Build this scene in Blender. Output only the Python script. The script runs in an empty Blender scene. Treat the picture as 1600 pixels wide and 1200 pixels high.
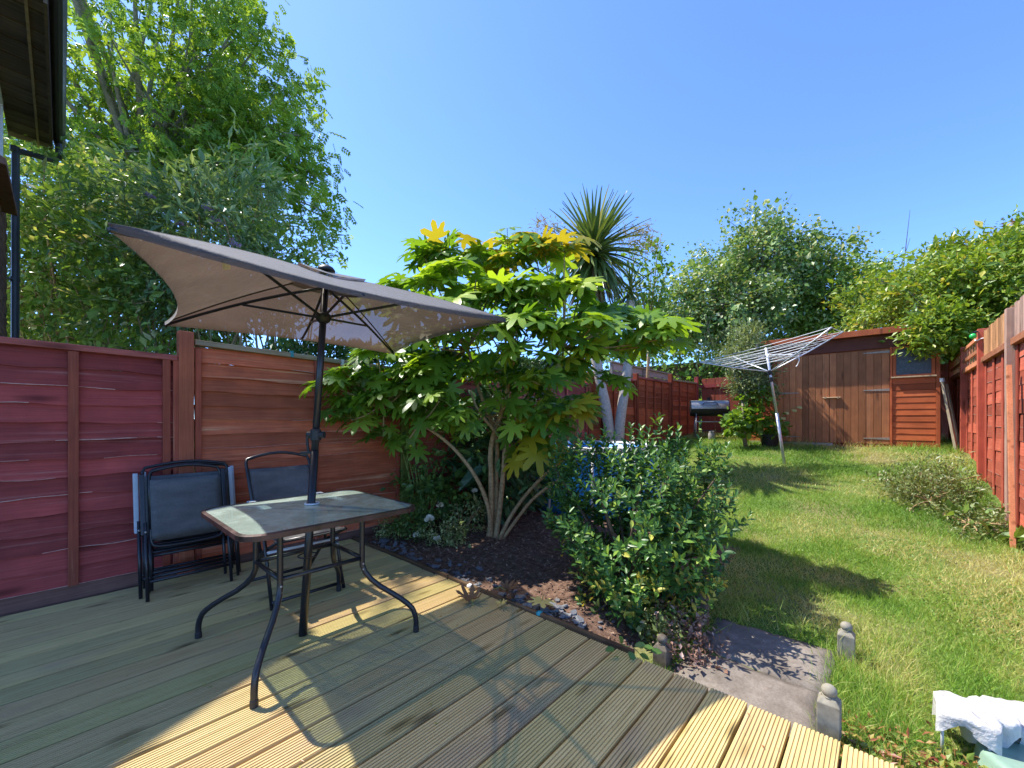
import bpy, math, random
import numpy as np
from mathutils import Vector, Matrix, Euler

rng = np.random.default_rng(7)
random.seed(7)
D = bpy.data
SC = bpy.context.scene
COL = SC.collection

# ------------------------------------------------------------------ camera, sky, sun, exposure
YAW = math.radians(42.33)
EYE = 1.2
FPX = 640.0
cam_d = D.cameras.new('camera')
cam_d.sensor_width = 36
cam_d.lens = 36 * FPX / 1600
cam_d.shift_y = 0.0344
cam_d.clip_start = 0.02
cam_d.clip_end = 600
cam = D.objects.new('camera', cam_d)
COL.objects.link(cam)
cam.location = (0, 0, EYE)
cam.rotation_euler = (math.radians(90), 0, YAW)
SC.camera = cam

SUN = Vector((-0.60, -0.19, 1.0)).normalized()          # towards the sun
w = D.worlds.new('World')
SC.world = w
w.use_nodes = True
nt = w.node_tree
nt.nodes.clear()
sky = nt.nodes.new('ShaderNodeTexSky')
sky.sky_type = 'NISHITA'
sky.sun_disc = False
sky.sun_elevation = math.asin(SUN.z)
sky.sun_rotation = math.atan2(SUN.x, SUN.y)
sky.air_density = 0.5
sky.dust_density = 0.15
sky.ozone_density = 10.0
bg = nt.nodes.new('ShaderNodeBackground')
bg.inputs['Strength'].default_value = 0.15
wo = nt.nodes.new('ShaderNodeOutputWorld')
nt.links.new(sky.outputs[0], bg.inputs[0])
nt.links.new(bg.outputs[0], wo.inputs[0])
sl = D.lights.new('sun', 'SUN')
sl.energy = 2.4
sl.angle = math.radians(0.53)
sl.color = (1.0, 0.95, 0.87)
so = D.objects.new('sun', sl)
COL.objects.link(so)
so.rotation_euler = (-SUN).to_track_quat('-Z', 'Y').to_euler()
vs = SC.view_settings
vs.view_transform = 'Standard'
vs.look = 'None'
vs.gamma = 1
vs.use_curve_mapping = False
vs.exposure = 1.93
SC.cycles.max_bounces = 8
SC.cycles.transparent_max_bounces = 12

# ------------------------------------------------------------------ helpers
_c, _s = math.cos(YAW), math.sin(YAW)


def at(px, py, Y):
    """A photo pixel (1600 x 1200) at depth Y from the camera -> world point."""
    X = (px - 800) / FPX * Y
    return np.array([_c * X - _s * Y, _s * X + _c * Y, EYE + (655 - py) / FPX * Y])


def H(x, y):
    """height of the garden ground"""
    x = np.asarray(x, float)
    y = np.asarray(y, float)
    z = np.interp(y, [-60, 2, 4, 5, 6, 7, 8, 9, 10, 12.5, 60], [-.1, -.1, -.09, -.05, .06, .22, .40, .57, .70, .80, 1.0])
    return z + 0.012 * np.sin(x * 2.1 + y * 1.3) + 0.01 * np.sin(x * 4.7 - y * 3.1)


def vnoise(x, y, s, seed=0):
    x = np.asarray(x, float) * s + 1000
    y = np.asarray(y, float) * s + 1000
    xi, yi = np.floor(x).astype(int), np.floor(y).astype(int)
    fx, fy = x - xi, y - yi
    fx, fy = fx * fx * (3 - 2 * fx), fy * fy * (3 - 2 * fy)

    def h(a, b):
        v = np.sin(a * 127.1 + b * 311.7 + seed * 74.7) * 43758.5453
        return v - np.floor(v)
    return (h(xi, yi) * (1 - fx) + h(xi + 1, yi) * fx) * (1 - fy) + (h(xi, yi + 1) * (1 - fx) + h(xi + 1, yi + 1) * fx) * fy


def link(o, parent=None):
    COL.objects.link(o)
    if parent is not None:
        o.parent = parent
    return o


def props(o, label=None, cat=None, group=None, kind=None):
    if label:
        o['label'] = label
    if cat:
        o['category'] = cat
    if group:
        o['group'] = group
    if kind:
        o['kind'] = kind
    return o


def thing(name, loc, label=None, cat=None, group=None, kind=None):
    o = D.objects.new(name, None)
    o.empty_display_size = 0.1
    o.location = [float(v) for v in loc]
    link(o)
    return props(o, label, cat, group, kind)


def raw_mesh(name, V, faces_idx, starts, mat, smooth=False, rnd=None):
    me = D.meshes.new(name)
    V = np.ascontiguousarray(V, dtype=np.float32)
    faces_idx = np.ascontiguousarray(faces_idx, dtype=np.int32)
    starts = np.ascontiguousarray(starts, dtype=np.int32)
    me.vertices.add(len(V))
    me.vertices.foreach_set('co', V.ravel())
    me.loops.add(len(faces_idx))
    me.loops.foreach_set('vertex_index', faces_idx)
    me.polygons.add(len(starts))
    me.polygons.foreach_set('loop_start', starts)
    me.polygons.foreach_set('use_smooth', np.full(len(starts), bool(smooth)))
    me.update(calc_edges=True)
    if rnd is not None:
        a = me.attributes.new('rnd', 'FLOAT', 'POINT')
        a.data.foreach_set('value', np.ascontiguousarray(rnd, dtype=np.float32))
    if mat is not None:
        me.materials.append(mat)
    return me


class MB:
    """collects shapes; build() links them as ONE mesh object (vertices in world space, made local to the parent thing)"""

    def __init__(self):
        self.V = []
        self.F = []

    def add(self, V, F):
        b = len(self.V)
        self.V.extend([tuple(map(float, v)) for v in V])
        self.F.extend([tuple(i + b for i in f) for f in F])
        return self

    def box(self, a, b, rot=None, pivot=None):
        (x0, y0, z0), (x1, y1, z1) = a, b
        V = [(x0, y0, z0), (x1, y0, z0), (x1, y1, z0), (x0, y1, z0), (x0, y0, z1), (x1, y0, z1), (x1, y1, z1), (x0, y1, z1)]
        if rot is not None:
            M = Euler(rot).to_matrix()
            p = Vector(pivot if pivot is not None else ((x0 + x1) / 2, (y0 + y1) / 2, (z0 + z1) / 2))
            V = [tuple(M @ (Vector(v) - p) + p) for v in V]
        return self.add(V, [(0, 3, 2, 1), (4, 5, 6, 7), (0, 1, 5, 4), (1, 2, 6, 5), (2, 3, 7, 6), (3, 0, 4, 7)])

    def beam(self, p, q, w, h, up=(0, 0, 1)):
        p, q = Vector(p), Vector(q)
        d = (q - p).normalized()
        u = Vector(up)
        s = d.cross(u)
        if s.length < 1e-4:
            s = d.cross(Vector((1, 0, 0)))
        s.normalize()
        u = s.cross(d)
        V = []
        for c in (p, q):
            for a, b in ((-1, -1), (1, -1), (1, 1), (-1, 1)):
                V.append(c + s * (a * w / 2) + u * (b * h / 2))
        return self.add(V, [(0, 1, 2, 3), (7, 6, 5, 4), (0, 4, 5, 1), (1, 5, 6, 2), (2, 6, 7, 3), (3, 7, 4, 0)])

    def tube(self, path, r, n=8, cap=True):
        P = [Vector(p) for p in path]
        k = len(P)
        R = [r] * k if np.isscalar(r) else list(r)
        V, F = [], []
        ref = None
        for i in range(k):
            t = (P[min(i + 1, k - 1)] - P[max(i - 1, 0)])
            t = t.normalized() if t.length > 1e-9 else Vector((0, 0, 1))
            if ref is None:
                ref = Vector((0, 0, 1)) if abs(t.z) < .9 else Vector((1, 0, 0))
            s = t.cross(ref).normalized()
            ref = s.cross(t).normalized()
            for j in range(n):
                a = 2 * math.pi * j / n
                V.append(P[i] + s * (math.cos(a) * R[i]) + ref * (math.sin(a) * R[i]))
        for i in range(k - 1):
            for j in range(n):
                F.append((i * n + j, i * n + (j + 1) % n, (i + 1) * n + (j + 1) % n, (i + 1) * n + j))
        if cap:
            F.append(tuple(reversed(range(n))))
            F.append(tuple(range((k - 1) * n, k * n)))
        return self.add(V, F)

    def lathe(self, c, prof, n=16, axis=None):
        """prof: list of (radius, height) from c along axis (default z)"""
        ax = Vector(axis).normalized() if axis is not None else Vector((0, 0, 1))
        s = ax.cross(Vector((0, 1, 0)) if abs(ax.y) < .9 else Vector((1, 0, 0))).normalized()
        t = ax.cross(s)
        c = Vector(c)
        V, F = [], []
        for r, h in prof:
            for j in range(n):
                a = 2 * math.pi * j / n
                V.append(c + ax * h + s * (r * math.cos(a)) + t * (r * math.sin(a)))
        for i in range(len(prof) - 1):
            for j in range(n):
                F.append((i * n + j, i * n + (j + 1) % n, (i + 1) * n + (j + 1) % n, (i + 1) * n + j))
        F.append(tuple(reversed(range(n))))
        F.append(tuple(range((len(prof) - 1) * n, len(prof) * n)))
        return self.add(V, F)

    def build(self, name, mat, parent=None, smooth=False, bevel=0, base=None):
        o3 = np.zeros(3)
        if parent is not None:
            q = parent
            while q is not None:
                o3 += np.array(q.location)
                q = q.parent
        b = o3 if base is None else np.array(base, float)
        V = np.array(self.V) - b
        idx = [i for f in self.F for i in f]
        st = np.cumsum([0] + [len(f) for f in self.F[:-1]])
        me = raw_mesh(name, V, idx, st, mat, smooth)
        o = D.objects.new(name, me)
        if base is not None:
            o.location = [float(v) for v in (b - o3)]
        link(o, parent)
        if smooth:
            pass
        if bevel:
            m = o.modifiers.new('bevel', 'BEVEL')
            m.width = bevel
            m.segments = 2
            m.limit_method = 'ANGLE'
        return o


def frames(y, n):
    y = y / np.linalg.norm(y, axis=1, keepdims=True)
    z = n - (n * y).sum(1, keepdims=True) * y
    z = z / np.maximum(np.linalg.norm(z, axis=1, keepdims=True), 1e-6)
    x = np.cross(y, z)
    return np.stack([x, y, z], axis=2)


def unit(v):
    return v / np.maximum(np.linalg.norm(v, axis=-1, keepdims=True), 1e-9)


def rdir(n):
    return unit(rng.normal(size=(n, 3)))


def scatter(name, T, F, pos, R, scale, mat, parent=None, rnd=None, smooth=False):
    T = np.asarray(T, float)
    N = len(pos)
    k = len(T)
    scale = np.asarray(scale, float)
    if scale.ndim == 1:
        scale = np.repeat(scale[:, None], 3, 1)
    V = np.einsum('nij,nkj->nki', R, T[None] * scale[:, None]) + pos[:, None]
    o3 = np.zeros(3)
    q = parent
    while q is not None:
        o3 += np.array(q.location)
        q = q.parent
    V = V.reshape(-1, 3) - o3
    fl = np.array([i for f in F for i in f])
    ln = np.array([len(f) for f in F])
    idx = (fl[None] + (np.arange(N) * k)[:, None]).ravel()
    tot = np.tile(ln, N)
    st = np.concatenate([[0], np.cumsum(tot)[:-1]])
    if rnd is None:
        rnd = rng.random(N)
    me = raw_mesh(name, V, idx, st, mat, smooth, np.repeat(rnd, k))
    o = D.objects.new(name, me)
    return link(o, parent)


# leaf templates: y is the long axis (0..1), z the normal
LEAF4 = ([(0, 0, 0), (.5, .42, .07), (0, 1, -.05), (-.5, .42, .07)], [(0, 1, 2), (0, 2, 3)])
LEAF7 = ([(0, 0, 0), (.34, .2, .06), (.5, .5, .08), (.3, .8, .04), (0, 1, -.08), (-.3, .8, .04), (-.5, .5, .08), (-.34, .2, .06), (0, .5, 0)],
         [(0, 1, 2, 8), (8, 2, 3, 4), (0, 8, 6, 7), (8, 4, 5, 6)])


def compound(pairs=4, w=.2, l=.34):
    V, F = [], []
    for i in range(pairs):
        y = .2 + .62 * i / (pairs - 1)
        for s in (-1, 1):
            b = len(V)
            c, sn = math.cos(.95), math.sin(.95) * s
            for (lx, ly, lz) in ((0, 0, 0), (.5 * w, .45 * l, .02), (0, l, -.08), (-.5 * w, .45 * l, .02)):
                V.append((lx * c + ly * sn, y + ly * c - lx * sn, lz - .12 * y * y))
            F += [(b, b + 1, b + 2), (b, b + 2, b + 3)]
    b = len(V)
    for (lx, ly, lz) in ((0, 0, 0), (.5 * w, .45 * l, .02), (0, l, -.08), (-.5 * w, .45 * l, .02)):
        V.append((lx, .8 + ly, lz - .1))
    F += [(b, b + 1, b + 2), (b, b + 2, b + 3)]
    b = len(V)
    V += [(-.012, 0, 0), (.012, 0, 0), (0, .9, -.1)]
    F.append((b, b + 1, b + 2))
    return V, F


def rosette(k=6, w=.42, tilt=.55, seed=1):
    r = random.Random(seed)
    V, F = [], []
    for i in range(k):
        a = 2.4 * i + r.uniform(-.2, .2)
        el = tilt * (0.3 + 1.0 * (1 - i / k)) - .1
        l = 0.75 + .3 * r.random()
        d = Vector((math.cos(a) * math.cos(el), math.sin(a) * math.cos(el), math.sin(el)))
        u = Vector((-math.cos(a) * math.sin(el), -math.sin(a) * math.sin(el), math.cos(el)))
        s = d.cross(u)
        b = len(V)
        o = Vector((0, 0, .35 * (i / k)))
        for (lx, ly, lz) in LEAF7[0]:
            V.append(tuple(o + s * (lx * w * l) + d * (ly * l) + u * (lz * l)))
        F += [tuple(j + b for j in f) for f in LEAF7[1]]
    return V, F


# ------------------------------------------------------------------ materials
class NT:
    def __init__(self, name):
        self.m = D.materials.new(name)
        self.m.use_nodes = True
        self.t = self.m.node_tree
        self.t.nodes.clear()
        self.out = self.n('ShaderNodeOutputMaterial')

    def n(self, typ, **kw):
        nd = self.t.nodes.new(typ)
        for k, v in kw.items():
            if hasattr(nd, k):
                setattr(nd, k, v)
            else:
                nd.inputs[k.replace('_', ' ')].default_value = v
        return nd

    def l(self, a, b):
        self.t.links.new(a, b)

    def ramp(self, fac, stops):
        r = self.n('ShaderNodeValToRGB')
        e = r.color_ramp.elements
        while len(e) > 1:
            e.remove(e[-1])
        e[0].position, e[0].color = stops[0][0], (*stops[0][1], 1)
        for p, c in stops[1:]:
            q = e.new(p)
            q.color = (*c, 1)
        self.l(fac, r.inputs[0])
        return r.outputs[0]

    def mix(self, fac, a, b, mode='MIX'):
        x = self.n('ShaderNodeMix', data_type='RGBA', blend_type=mode)
        for s, v in ((0, fac), (6, a), (7, b)):
            if isinstance(v, (int, float)):
                x.inputs[s].default_value = v
            elif isinstance(v, tuple):
                x.inputs[s].default_value = (*v, 1)
            else:
                self.l(v, x.inputs[s])
        return x.outputs[2]

    def math(self, op, a, b=0.0):
        x = self.n('ShaderNodeMath', operation=op)
        for i, v in enumerate((a, b)):
            if isinstance(v, (int, float)):
                x.inputs[i].default_value = v
            else:
                self.l(v, x.inputs[i])
        return x.outputs[0]

    def coords(self, scale=(1, 1, 1), rand=True, kind='Object'):
        tc = self.n('ShaderNodeTexCoord')
        v = tc.outputs[kind]
        if rand:
            oi = self.n('ShaderNodeObjectInfo')
            m = self.n('ShaderNodeVectorMath', operation='SCALE')
            m.inputs[0].default_value = (17.3, 29.1, 11.7)
            self.l(oi.outputs['Random'], m.inputs[3])
            a = self.n('ShaderNodeVectorMath', operation='ADD')
            self.l(v, a.inputs[0])
            self.l(m.outputs[0], a.inputs[1])
            v = a.outputs[0]
        mp = self.n('ShaderNodeMapping')
        mp.inputs['Scale'].default_value = scale
        self.l(v, mp.inputs[0])
        return mp.outputs[0]

    def noise(self, vec, scale, detail=4, rough=.55):
        x = self.n('ShaderNodeTexNoise', Scale=scale, Detail=detail, Roughness=rough)
        self.l(vec, x.inputs['Vector'])
        return x.outputs['Fac']

    def rand(self):
        return self.n('ShaderNodeObjectInfo').outputs['Random']

    def surf(self, col, rough=.7, spec=.3, metal=0, bump=None, bd=.01, bs=.5):
        p = self.n('ShaderNodeBsdfPrincipled', Metallic=metal)
        p.inputs['Specular IOR Level'].default_value = spec
        if isinstance(col, tuple):
            p.inputs['Base Color'].default_value = (*col, 1)
        else:
            self.l(col, p.inputs['Base Color'])
        if isinstance(rough, (int, float)):
            p.inputs['Roughness'].default_value = rough
        else:
            self.l(rough, p.inputs['Roughness'])
        if bump is not None:
            b = self.n('ShaderNodeBump', Strength=bs, Distance=bd)
            self.l(bump, b.inputs['Height'])
            self.l(b.outputs[0], p.inputs['Normal'])
        self.l(p.outputs[0], self.out.inputs[0])
        self.p = p
        return self.m


def m_plain(name, col, rough=.5, spec=.4, metal=0, var=.25, scale=18):
    k = NT(name)
    f = k.noise(k.coords(), scale, 5)
    c = k.ramp(f, [(.3, tuple(v * (1 - var) for v in col)), (.7, tuple(min(1, v * (1 + var)) for v in col))])
    r = k.math('ADD', k.math('MULTIPLY', f, .25), rough - .12)
    return k.surf(c, r, spec, metal, f, .002, .3)


def m_wood(name, dark, light, axis='y', wear=None, wear_amt=.5, rough=.75, knots=True, fine=1.0, var=.45, spec=.2):
    """painted or bare timber with the grain along axis; wear = colour of bare patches"""
    k = NT(name)
    s = {'x': (1.6, 62, 62), 'y': (62, 1.6, 62), 'z': (62, 62, 1.6)}[axis]
    v = k.coords(tuple(c * fine for c in s))
    g = k.noise(v, 1.6, 8, .62)
    c = k.ramp(g, [(.22, dark), (.62, light)])
    bt = k.noise(k.coords((3, 3, 3)), 2.0, 4)
    c = k.mix(.6, c, k.ramp(bt, [(.3, (.72, .72, .74)), (.7, (1.2, 1.18, 1.15))]), 'MULTIPLY')
    rv = k.ramp(k.rand(), [(0, (1 - var,) * 3), (1, (1 + var * .35,) * 3)])
    c = k.mix(1.0, c, rv, 'MULTIPLY')
    if knots:
        s2 = {'x': (2.0, 9, 9), 'y': (9, 2.0, 9), 'z': (9, 9, 2.0)}[axis]
        vo = k.n('ShaderNodeTexVoronoi', Scale=.8)
        k.l(k.coords(s2), vo.inputs['Vector'])
        kn = k.ramp(vo.outputs['Distance'], [(.06, (.28, .24, .22)), (.2, (1, 1, 1))])
        c = k.mix(.75, c, kn, 'MULTIPLY')
    if wear is not None:
        w1 = k.noise(k.coords(tuple(x * .22 for x in s)), 2.0, 9, .72)
        wm = k.ramp(w1, [(.56, (0, 0, 0)), (.70, (1, 1, 1))])
        wm2 = k.math('MULTIPLY', wm, wear_amt)
        c = k.mix(wm2, c, wear)
    return k.surf(c, rough, spec, 0, g, .0015, .3)


def m_leaf(name, stops, use='attr', trans=.35, rough=.42, spec=.45, tint=(1.25, 1.15, .5)):
    k = NT(name)
    if use == 'attr':
        a = k.n('ShaderNodeAttribute', attribute_name='rnd')
        f = a.outputs['Fac']
    else:
        f = k.rand()
    c = k.ramp(f, stops)
    nz = k.noise(k.coords((1, 1, 1), False), 45, 3)
    c = k.mix(.35, c, k.ramp(nz, [(.3, (.72, .72, .72)), (.7, (1.25, 1.25, 1.2))]), 'MULTIPLY')
    k.surf(c, rough, spec)
    t = k.n('ShaderNodeBsdfTranslucent')
    k.l(k.mix(1.0, c, tint, 'MULTIPLY'), t.inputs[0])
    mx = k.n('ShaderNodeMixShader')
    mx.inputs[0].default_value = trans
    k.l(k.p.outputs[0], mx.inputs[1])
    k.l(t.outputs[0], mx.inputs[2])
    k.l(mx.outputs[0], k.out.inputs[0])
    return k.m

# ------------------------------------------------------------------ the materials of this garden
def m_deck():
    k = NT('grooved_pine')
    v = k.coords((26, 1.3, 26))
    g = k.noise(v, 2.6, 8, .6)
    c = k.ramp(g, [(.2, (.35, .255, .105)), (.45, (.54, .425, .20)), (.75, (.64, .52, .275))])
    tone = k.ramp(k.rand(), [(0, (.72, .74, .64)), (.3, (1.0, .95, .86)), (.55, (.92, .80, .74)), (.8, (1.12, 1.05, .9)), (1, (.84, .86, .68))])
    c = k.mix(1.0, c, tone, 'MULTIPLY')
    big = k.noise(k.coords((1.6, .5, 1), True), 1.8, 4)
    c = k.mix(k.math('MULTIPLY', k.ramp(big, [(.5, (0, 0, 0)), (.68, (1, 1, 1))]), .3), c, (.46, .37, .15))
    big2 = k.noise(k.coords((2, .8, 1), True), 2.3, 4)
    c = k.mix(k.math('MULTIPLY', k.ramp(big2, [(.55, (0, 0, 0)), (.7, (1, 1, 1))]), .4), c, (.33, .22, .16))
    vo = k.n('ShaderNodeTexVoronoi', Scale=1.0)
    k.l(k.coords((9, 2.4, 9)), vo.inputs['Vector'])
    kn = k.ramp(vo.outputs['Distance'], [(.05, (.22, .2, .15)), (.13, (.62, .58, .5)), (.22, (1, 1, 1))])
    c = k.mix(.85, c, kn, 'MULTIPLY')
    dirt = k.noise(k.coords((1, 1, 1), False), 30, 6, .7)
    c = k.mix(k.ramp(dirt, [(.60, (0, 0, 0)), (.78, (.5, .5, .5))]), c, (.13, .10, .06))
    # worn pale scuffs
    sc = k.noise(k.coords((2.2, 1.4, 1), False), 2.2, 8, .75)
    c = k.mix(k.ramp(sc, [(.66, (0, 0, 0)), (.78, (.55, .55, .55))]), c, (.52, .42, .30))
    return k.surf(c, .68, .25, 0, g, .0015, .4)


MAT = {}
MAT['deck'] = m_deck()
MAT['bare_edge'] = m_plain('bare_board_edge', (.52, .31, .26), .85, .1, 0, .3, 30)
MAT['edge_board'] = m_wood('weathered_edging', (.10, .065, .03), (.23, .14, .08), 'x', (.30, .24, .16), .5)
MAT['fence_purple'] = m_wood('dark_red_stain', (0.263, 0.043, 0.040), (0.414, 0.074, 0.065), 'y', (0.552, 0.325, 0.276), .30, .7)
MAT['fence_red'] = m_wood('worn_red_stain', (0.360, 0.081, 0.043), (0.612, 0.159, 0.072), 'y', (0.756, 0.469, 0.270), .62, .7)
MAT['fence_dull'] = m_wood('dull_red_stain', (0.260, 0.059, 0.052), (0.418, 0.104, 0.078), 'y', (0.592, 0.348, 0.244), .3, .7)
MAT['fence_orange'] = m_wood('orange_red_stain', (0.310, 0.063, 0.025), (0.483, 0.115, 0.046), 'y', (0.575, 0.287, 0.149), .25, .7)
MAT['post_red'] = m_wood('red_post_stain', (0.312, 0.078, 0.039), (0.468, 0.130, 0.065), 'z', (0.520, 0.299, 0.182), .3, .7)
MAT['batten_red'] = m_wood('red_batten_stain', (0.286, 0.058, 0.036), (0.429, 0.104, 0.058), 'z', (0.546, 0.325, 0.195), .45, .7)
MAT['batten_orange'] = m_wood('orange_batten_stain', (.26, .05, .025), (.40, .09, .04), 'z', (.52, .27, .15), .3, .7)
MAT['cap_red'] = m_wood('red_cap_stain', (0.319, 0.072, 0.058), (0.478, 0.131, 0.102), 'y', (0.609, 0.435, 0.319), .8, .75)
MAT['cap_bare'] = m_wood('bare_cap_timber', (.33, .22, .12), (.55, .42, .26), 'y', (.30, .09, .05), .5, .8)
MAT['green_post'] = m_wood('algae_green_post', (.13, .16, .03), (.24, .27, .06), 'z', (.28, .18, .08), .4, .85)
MAT['rf_board'] = m_wood('salmon_red_board', (.36, .075, .040), (.52, .13, .075), 'y', (.56, .30, .2), .35, .7)
MAT['rf_batten'] = m_wood('salmon_red_batten', (.34, .06, .035), (.50, .115, .065), 'z', (.56, .3, .2), .3, .7)
MAT['rf_strip'] = m_wood('tan_closeboard_strip', (.36, .17, .07), (.55, .27, .12), 'z', (.6, .4, .22), .5, .75)
MAT['rf_rail'] = m_wood('tan_red_rail', (.42, .14, .07), (.58, .23, .11), 'y', (.6, .4, .25), .4, .75)
MAT['rf_worn'] = m_wood('worn_grey_post_timber', (.34, .20, .15), (.5, .32, .24), 'z', (.34, .11, .06), .7, .8)
MAT['gravel_board'] = m_wood('grey_gravel_board', (.10, .05, .04), (.20, .10, .075), 'y', (.2, .16, .14), .4, .85)
MAT['grey_panel'] = m_wood('grey_weathered_panel', (.22, .21, .18), (.36, .34, .30), 'y', (.45, .43, .4), .4, .85)
MAT['shed_door'] = m_wood('brown_shed_door_stain', (0.324, 0.118, 0.048), (0.510, 0.206, 0.085), 'z', (0.620, 0.359, 0.221), .25, .65)
MAT['shed_clad'] = m_wood('red_shed_cladding_stain', (0.392, 0.085, 0.026), (0.546, 0.143, 0.048), 'x', (0.653, 0.321, 0.166), .25, .65)
MAT['shed_trim'] = m_wood('red_shed_trim_stain', (.35, .075, .025), (.47, .125, .045), 'z', (.55, .27, .14), .2, .65)
MAT['shed_fascia'] = m_wood('brown_red_shed_fascia', (.15, .05, .035), (.235, .082, .055), 'x', (.3, .16, .12), .3, .7)
MAT['shed_roof'] = m_plain('red_brown_roof_felt', (.28, .12, .09), .9, .1, 0, .25, 60)
MAT['pale_timber'] = m_wood('pale_bare_timber', (.45, .36, .22), (.66, .55, .38), 'z', None, 0, .8)
MAT['bark_ash'] = m_plain('grey_ash_bark', (.23, .21, .15), .9, .1, 0, .4, 30)
MAT['bark_tan'] = m_plain('tan_shrub_bark', (.36, .25, .13), .85, .15, 0, .4, 40)
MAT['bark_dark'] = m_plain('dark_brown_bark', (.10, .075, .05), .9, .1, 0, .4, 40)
MAT['bark_white'] = m_plain('pale_grey_trunk_bark', (.45, .39, .32), .9, .1, 0, .22, 30)
MAT['black_metal'] = m_plain('black_powder_coat', (.013, .014, .018), .33, .5, 0, .2, 40)
MAT['grey_plastic'] = m_plain('pale_blue_grey_plastic', (.42, .47, .52), .4, .5, 0, .08, 20)
MAT['black_plastic'] = m_plain('black_plastic', (.018, .018, .02), .5, .4, 0, .25, 30)
MAT['alu'] = m_plain('brushed_aluminium', (.58, .59, .60), .38, .5, .55, .08, 40)
MAT['white_cord'] = m_plain('white_plastic_line', (.72, .72, .68), .55, .4, 0, .08, 40)
MAT['white_plastic'] = m_plain('white_plastic', (.66, .66, .64), .5, .4, 0, .05, 20)
MAT['teal_plastic'] = m_plain('teal_plastic', (.02, .25, .30), .4, .5, 0, .1, 20)
MAT['green_glossy'] = m_plain('bright_green_plastic', (.03, .48, .09), .25, .6, 0, .1, 20)
MAT['blue_pool'] = m_plain('bright_blue_pool_liner', (.02, .27, .70), .4, .5, 0, .15, 9)
MAT['steel'] = m_plain('rusty_grey_steel', (.30, .25, .2), .55, .4, .4, .3, 50)
MAT['silver'] = m_plain('silver_steel', (0.350, 0.343, 0.329), .35, .5, .6, .1, 30)  # plain silver metal of the barbecue and table bolts
MAT['slate'] = m_plain('blue_grey_slate', (.15, .152, .162), .6, .35, 0, .45, 12)
MAT['stone'] = m_plain('grey_brown_stone', (.135, .11, .08), .85, .2, 0, .4, 30)
MAT['pale_stone'] = m_plain('pale_brown_stone', (.25, .225, .17), .85, .2, 0, .3, 25)  # paler stone tone for two of the newel posts
MAT['white_stone'] = m_plain('white_stone', (.72, .70, .66), .7, .3, 0, .1, 25)


def m_sack():
    k = NT('crumpled_white_sheet')
    n1 = k.noise(k.coords((1, 1, 1)), 14, 5, .6)
    c = k.ramp(n1, [(.3, (.44, .42, .385)), (.7, (.60, .58, .545))])
    return k.surf(c, .5, .4, 0, n1, .03, .7)


MAT['sack'] = m_sack()
MAT['sage_plastic'] = m_plain('sage_green_plastic', (.22, .33, .25), .4, .45, 0, .15, 12)


def m_slab():
    k = NT('riven_sandstone')
    v = k.coords((1, 1, 1), True)
    a = k.noise(v, 5, 8, .65)
    b = k.noise(v, 26, 6, .7)
    c = k.ramp(a, [(.3, (.115, .095, .076)), (.5, (.195, .165, .135)), (.7, (.285, .245, .205))])
    c = k.mix(k.ramp(b, [(.5, (0, 0, 0)), (.75, (.6, .6, .6))]), c, (.16, .12, .09))
    wv = k.n('ShaderNodeTexWave', Scale=1.7, Distortion=9.0, Detail=5)
    k.l(v, wv.inputs['Vector'])
    b2 = k.noise(v, 90, 6, .75)
    c = k.mix(.55, c, k.ramp(b2, [(.3, (.55, .55, .55)), (.7, (1.4, 1.4, 1.38))]), 'MULTIPLY')
    h = k.math('ADD', k.math('ADD', k.math('MULTIPLY', wv.outputs['Fac'], .5), b), k.math('MULTIPLY', b2, .35))
    return k.surf(c, .9, .15, 0, h, .008, .8)


MAT['slab'] = m_slab()


def m_soil(name, stops, scale=22):
    k = NT(name)
    v = k.coords((1, 1, 1), False)
    a = k.noise(v, scale, 9, .7)
    b = k.noise(v, scale * 5, 5, .7)
    c = k.ramp(a, stops)
    c = k.mix(.5, c, k.ramp(b, [(.3, (.5, .5, .5)), (.7, (1.4, 1.35, 1.3))]), 'MULTIPLY')
    return k.surf(c, .95, .1, 0, k.math('ADD', a, k.math('MULTIPLY', b, .4)), .02, .8)


MAT['soil'] = m_soil('dark_bark_mulch_soil', [(.3, (.07, .04, .028)), (.52, (.17, .105, .075)), (.72, (.30, .20, .15))])


def m_ground():
    k = NT('lawn_soil')
    v = k.coords((1, 1, 1), False)
    a = k.noise(v, 1.1, 4)
    b = k.noise(v, 38, 8, .7)
    g = k.ramp(b, [(.3, (.045, .08, .015)), (.55, (.105, .17, .035)), (.75, (.20, .24, .08))])
    d = k.ramp(b, [(.3, (.14, .12, .05)), (.55, (.25, .21, .10)), (.75, (.36, .31, .17))])
    c = k.mix(k.ramp(a, [(.48, (0, 0, 0)), (.66, (.8, .8, .8))]), g, d)
    return k.surf(c, .95, .1, 0, b, .02, .6)


MAT['ground'] = m_ground()


def m_brick():
    k = NT('weathered_brick')
    v = k.coords((1, 1, 1), True)
    a = k.noise(v, 22, 6, .65)
    c = k.ramp(a, [(.3, (.20, .11, .085)), (.7, (.34, .20, .16))])
    c = k.mix(1, c, k.ramp(k.rand(), [(0, (.7, .7, .72)), (1, (1.15, 1.1, 1.05))]), 'MULTIPLY')
    return k.surf(c, .9, .15, 0, a, .004, .6)


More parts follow.
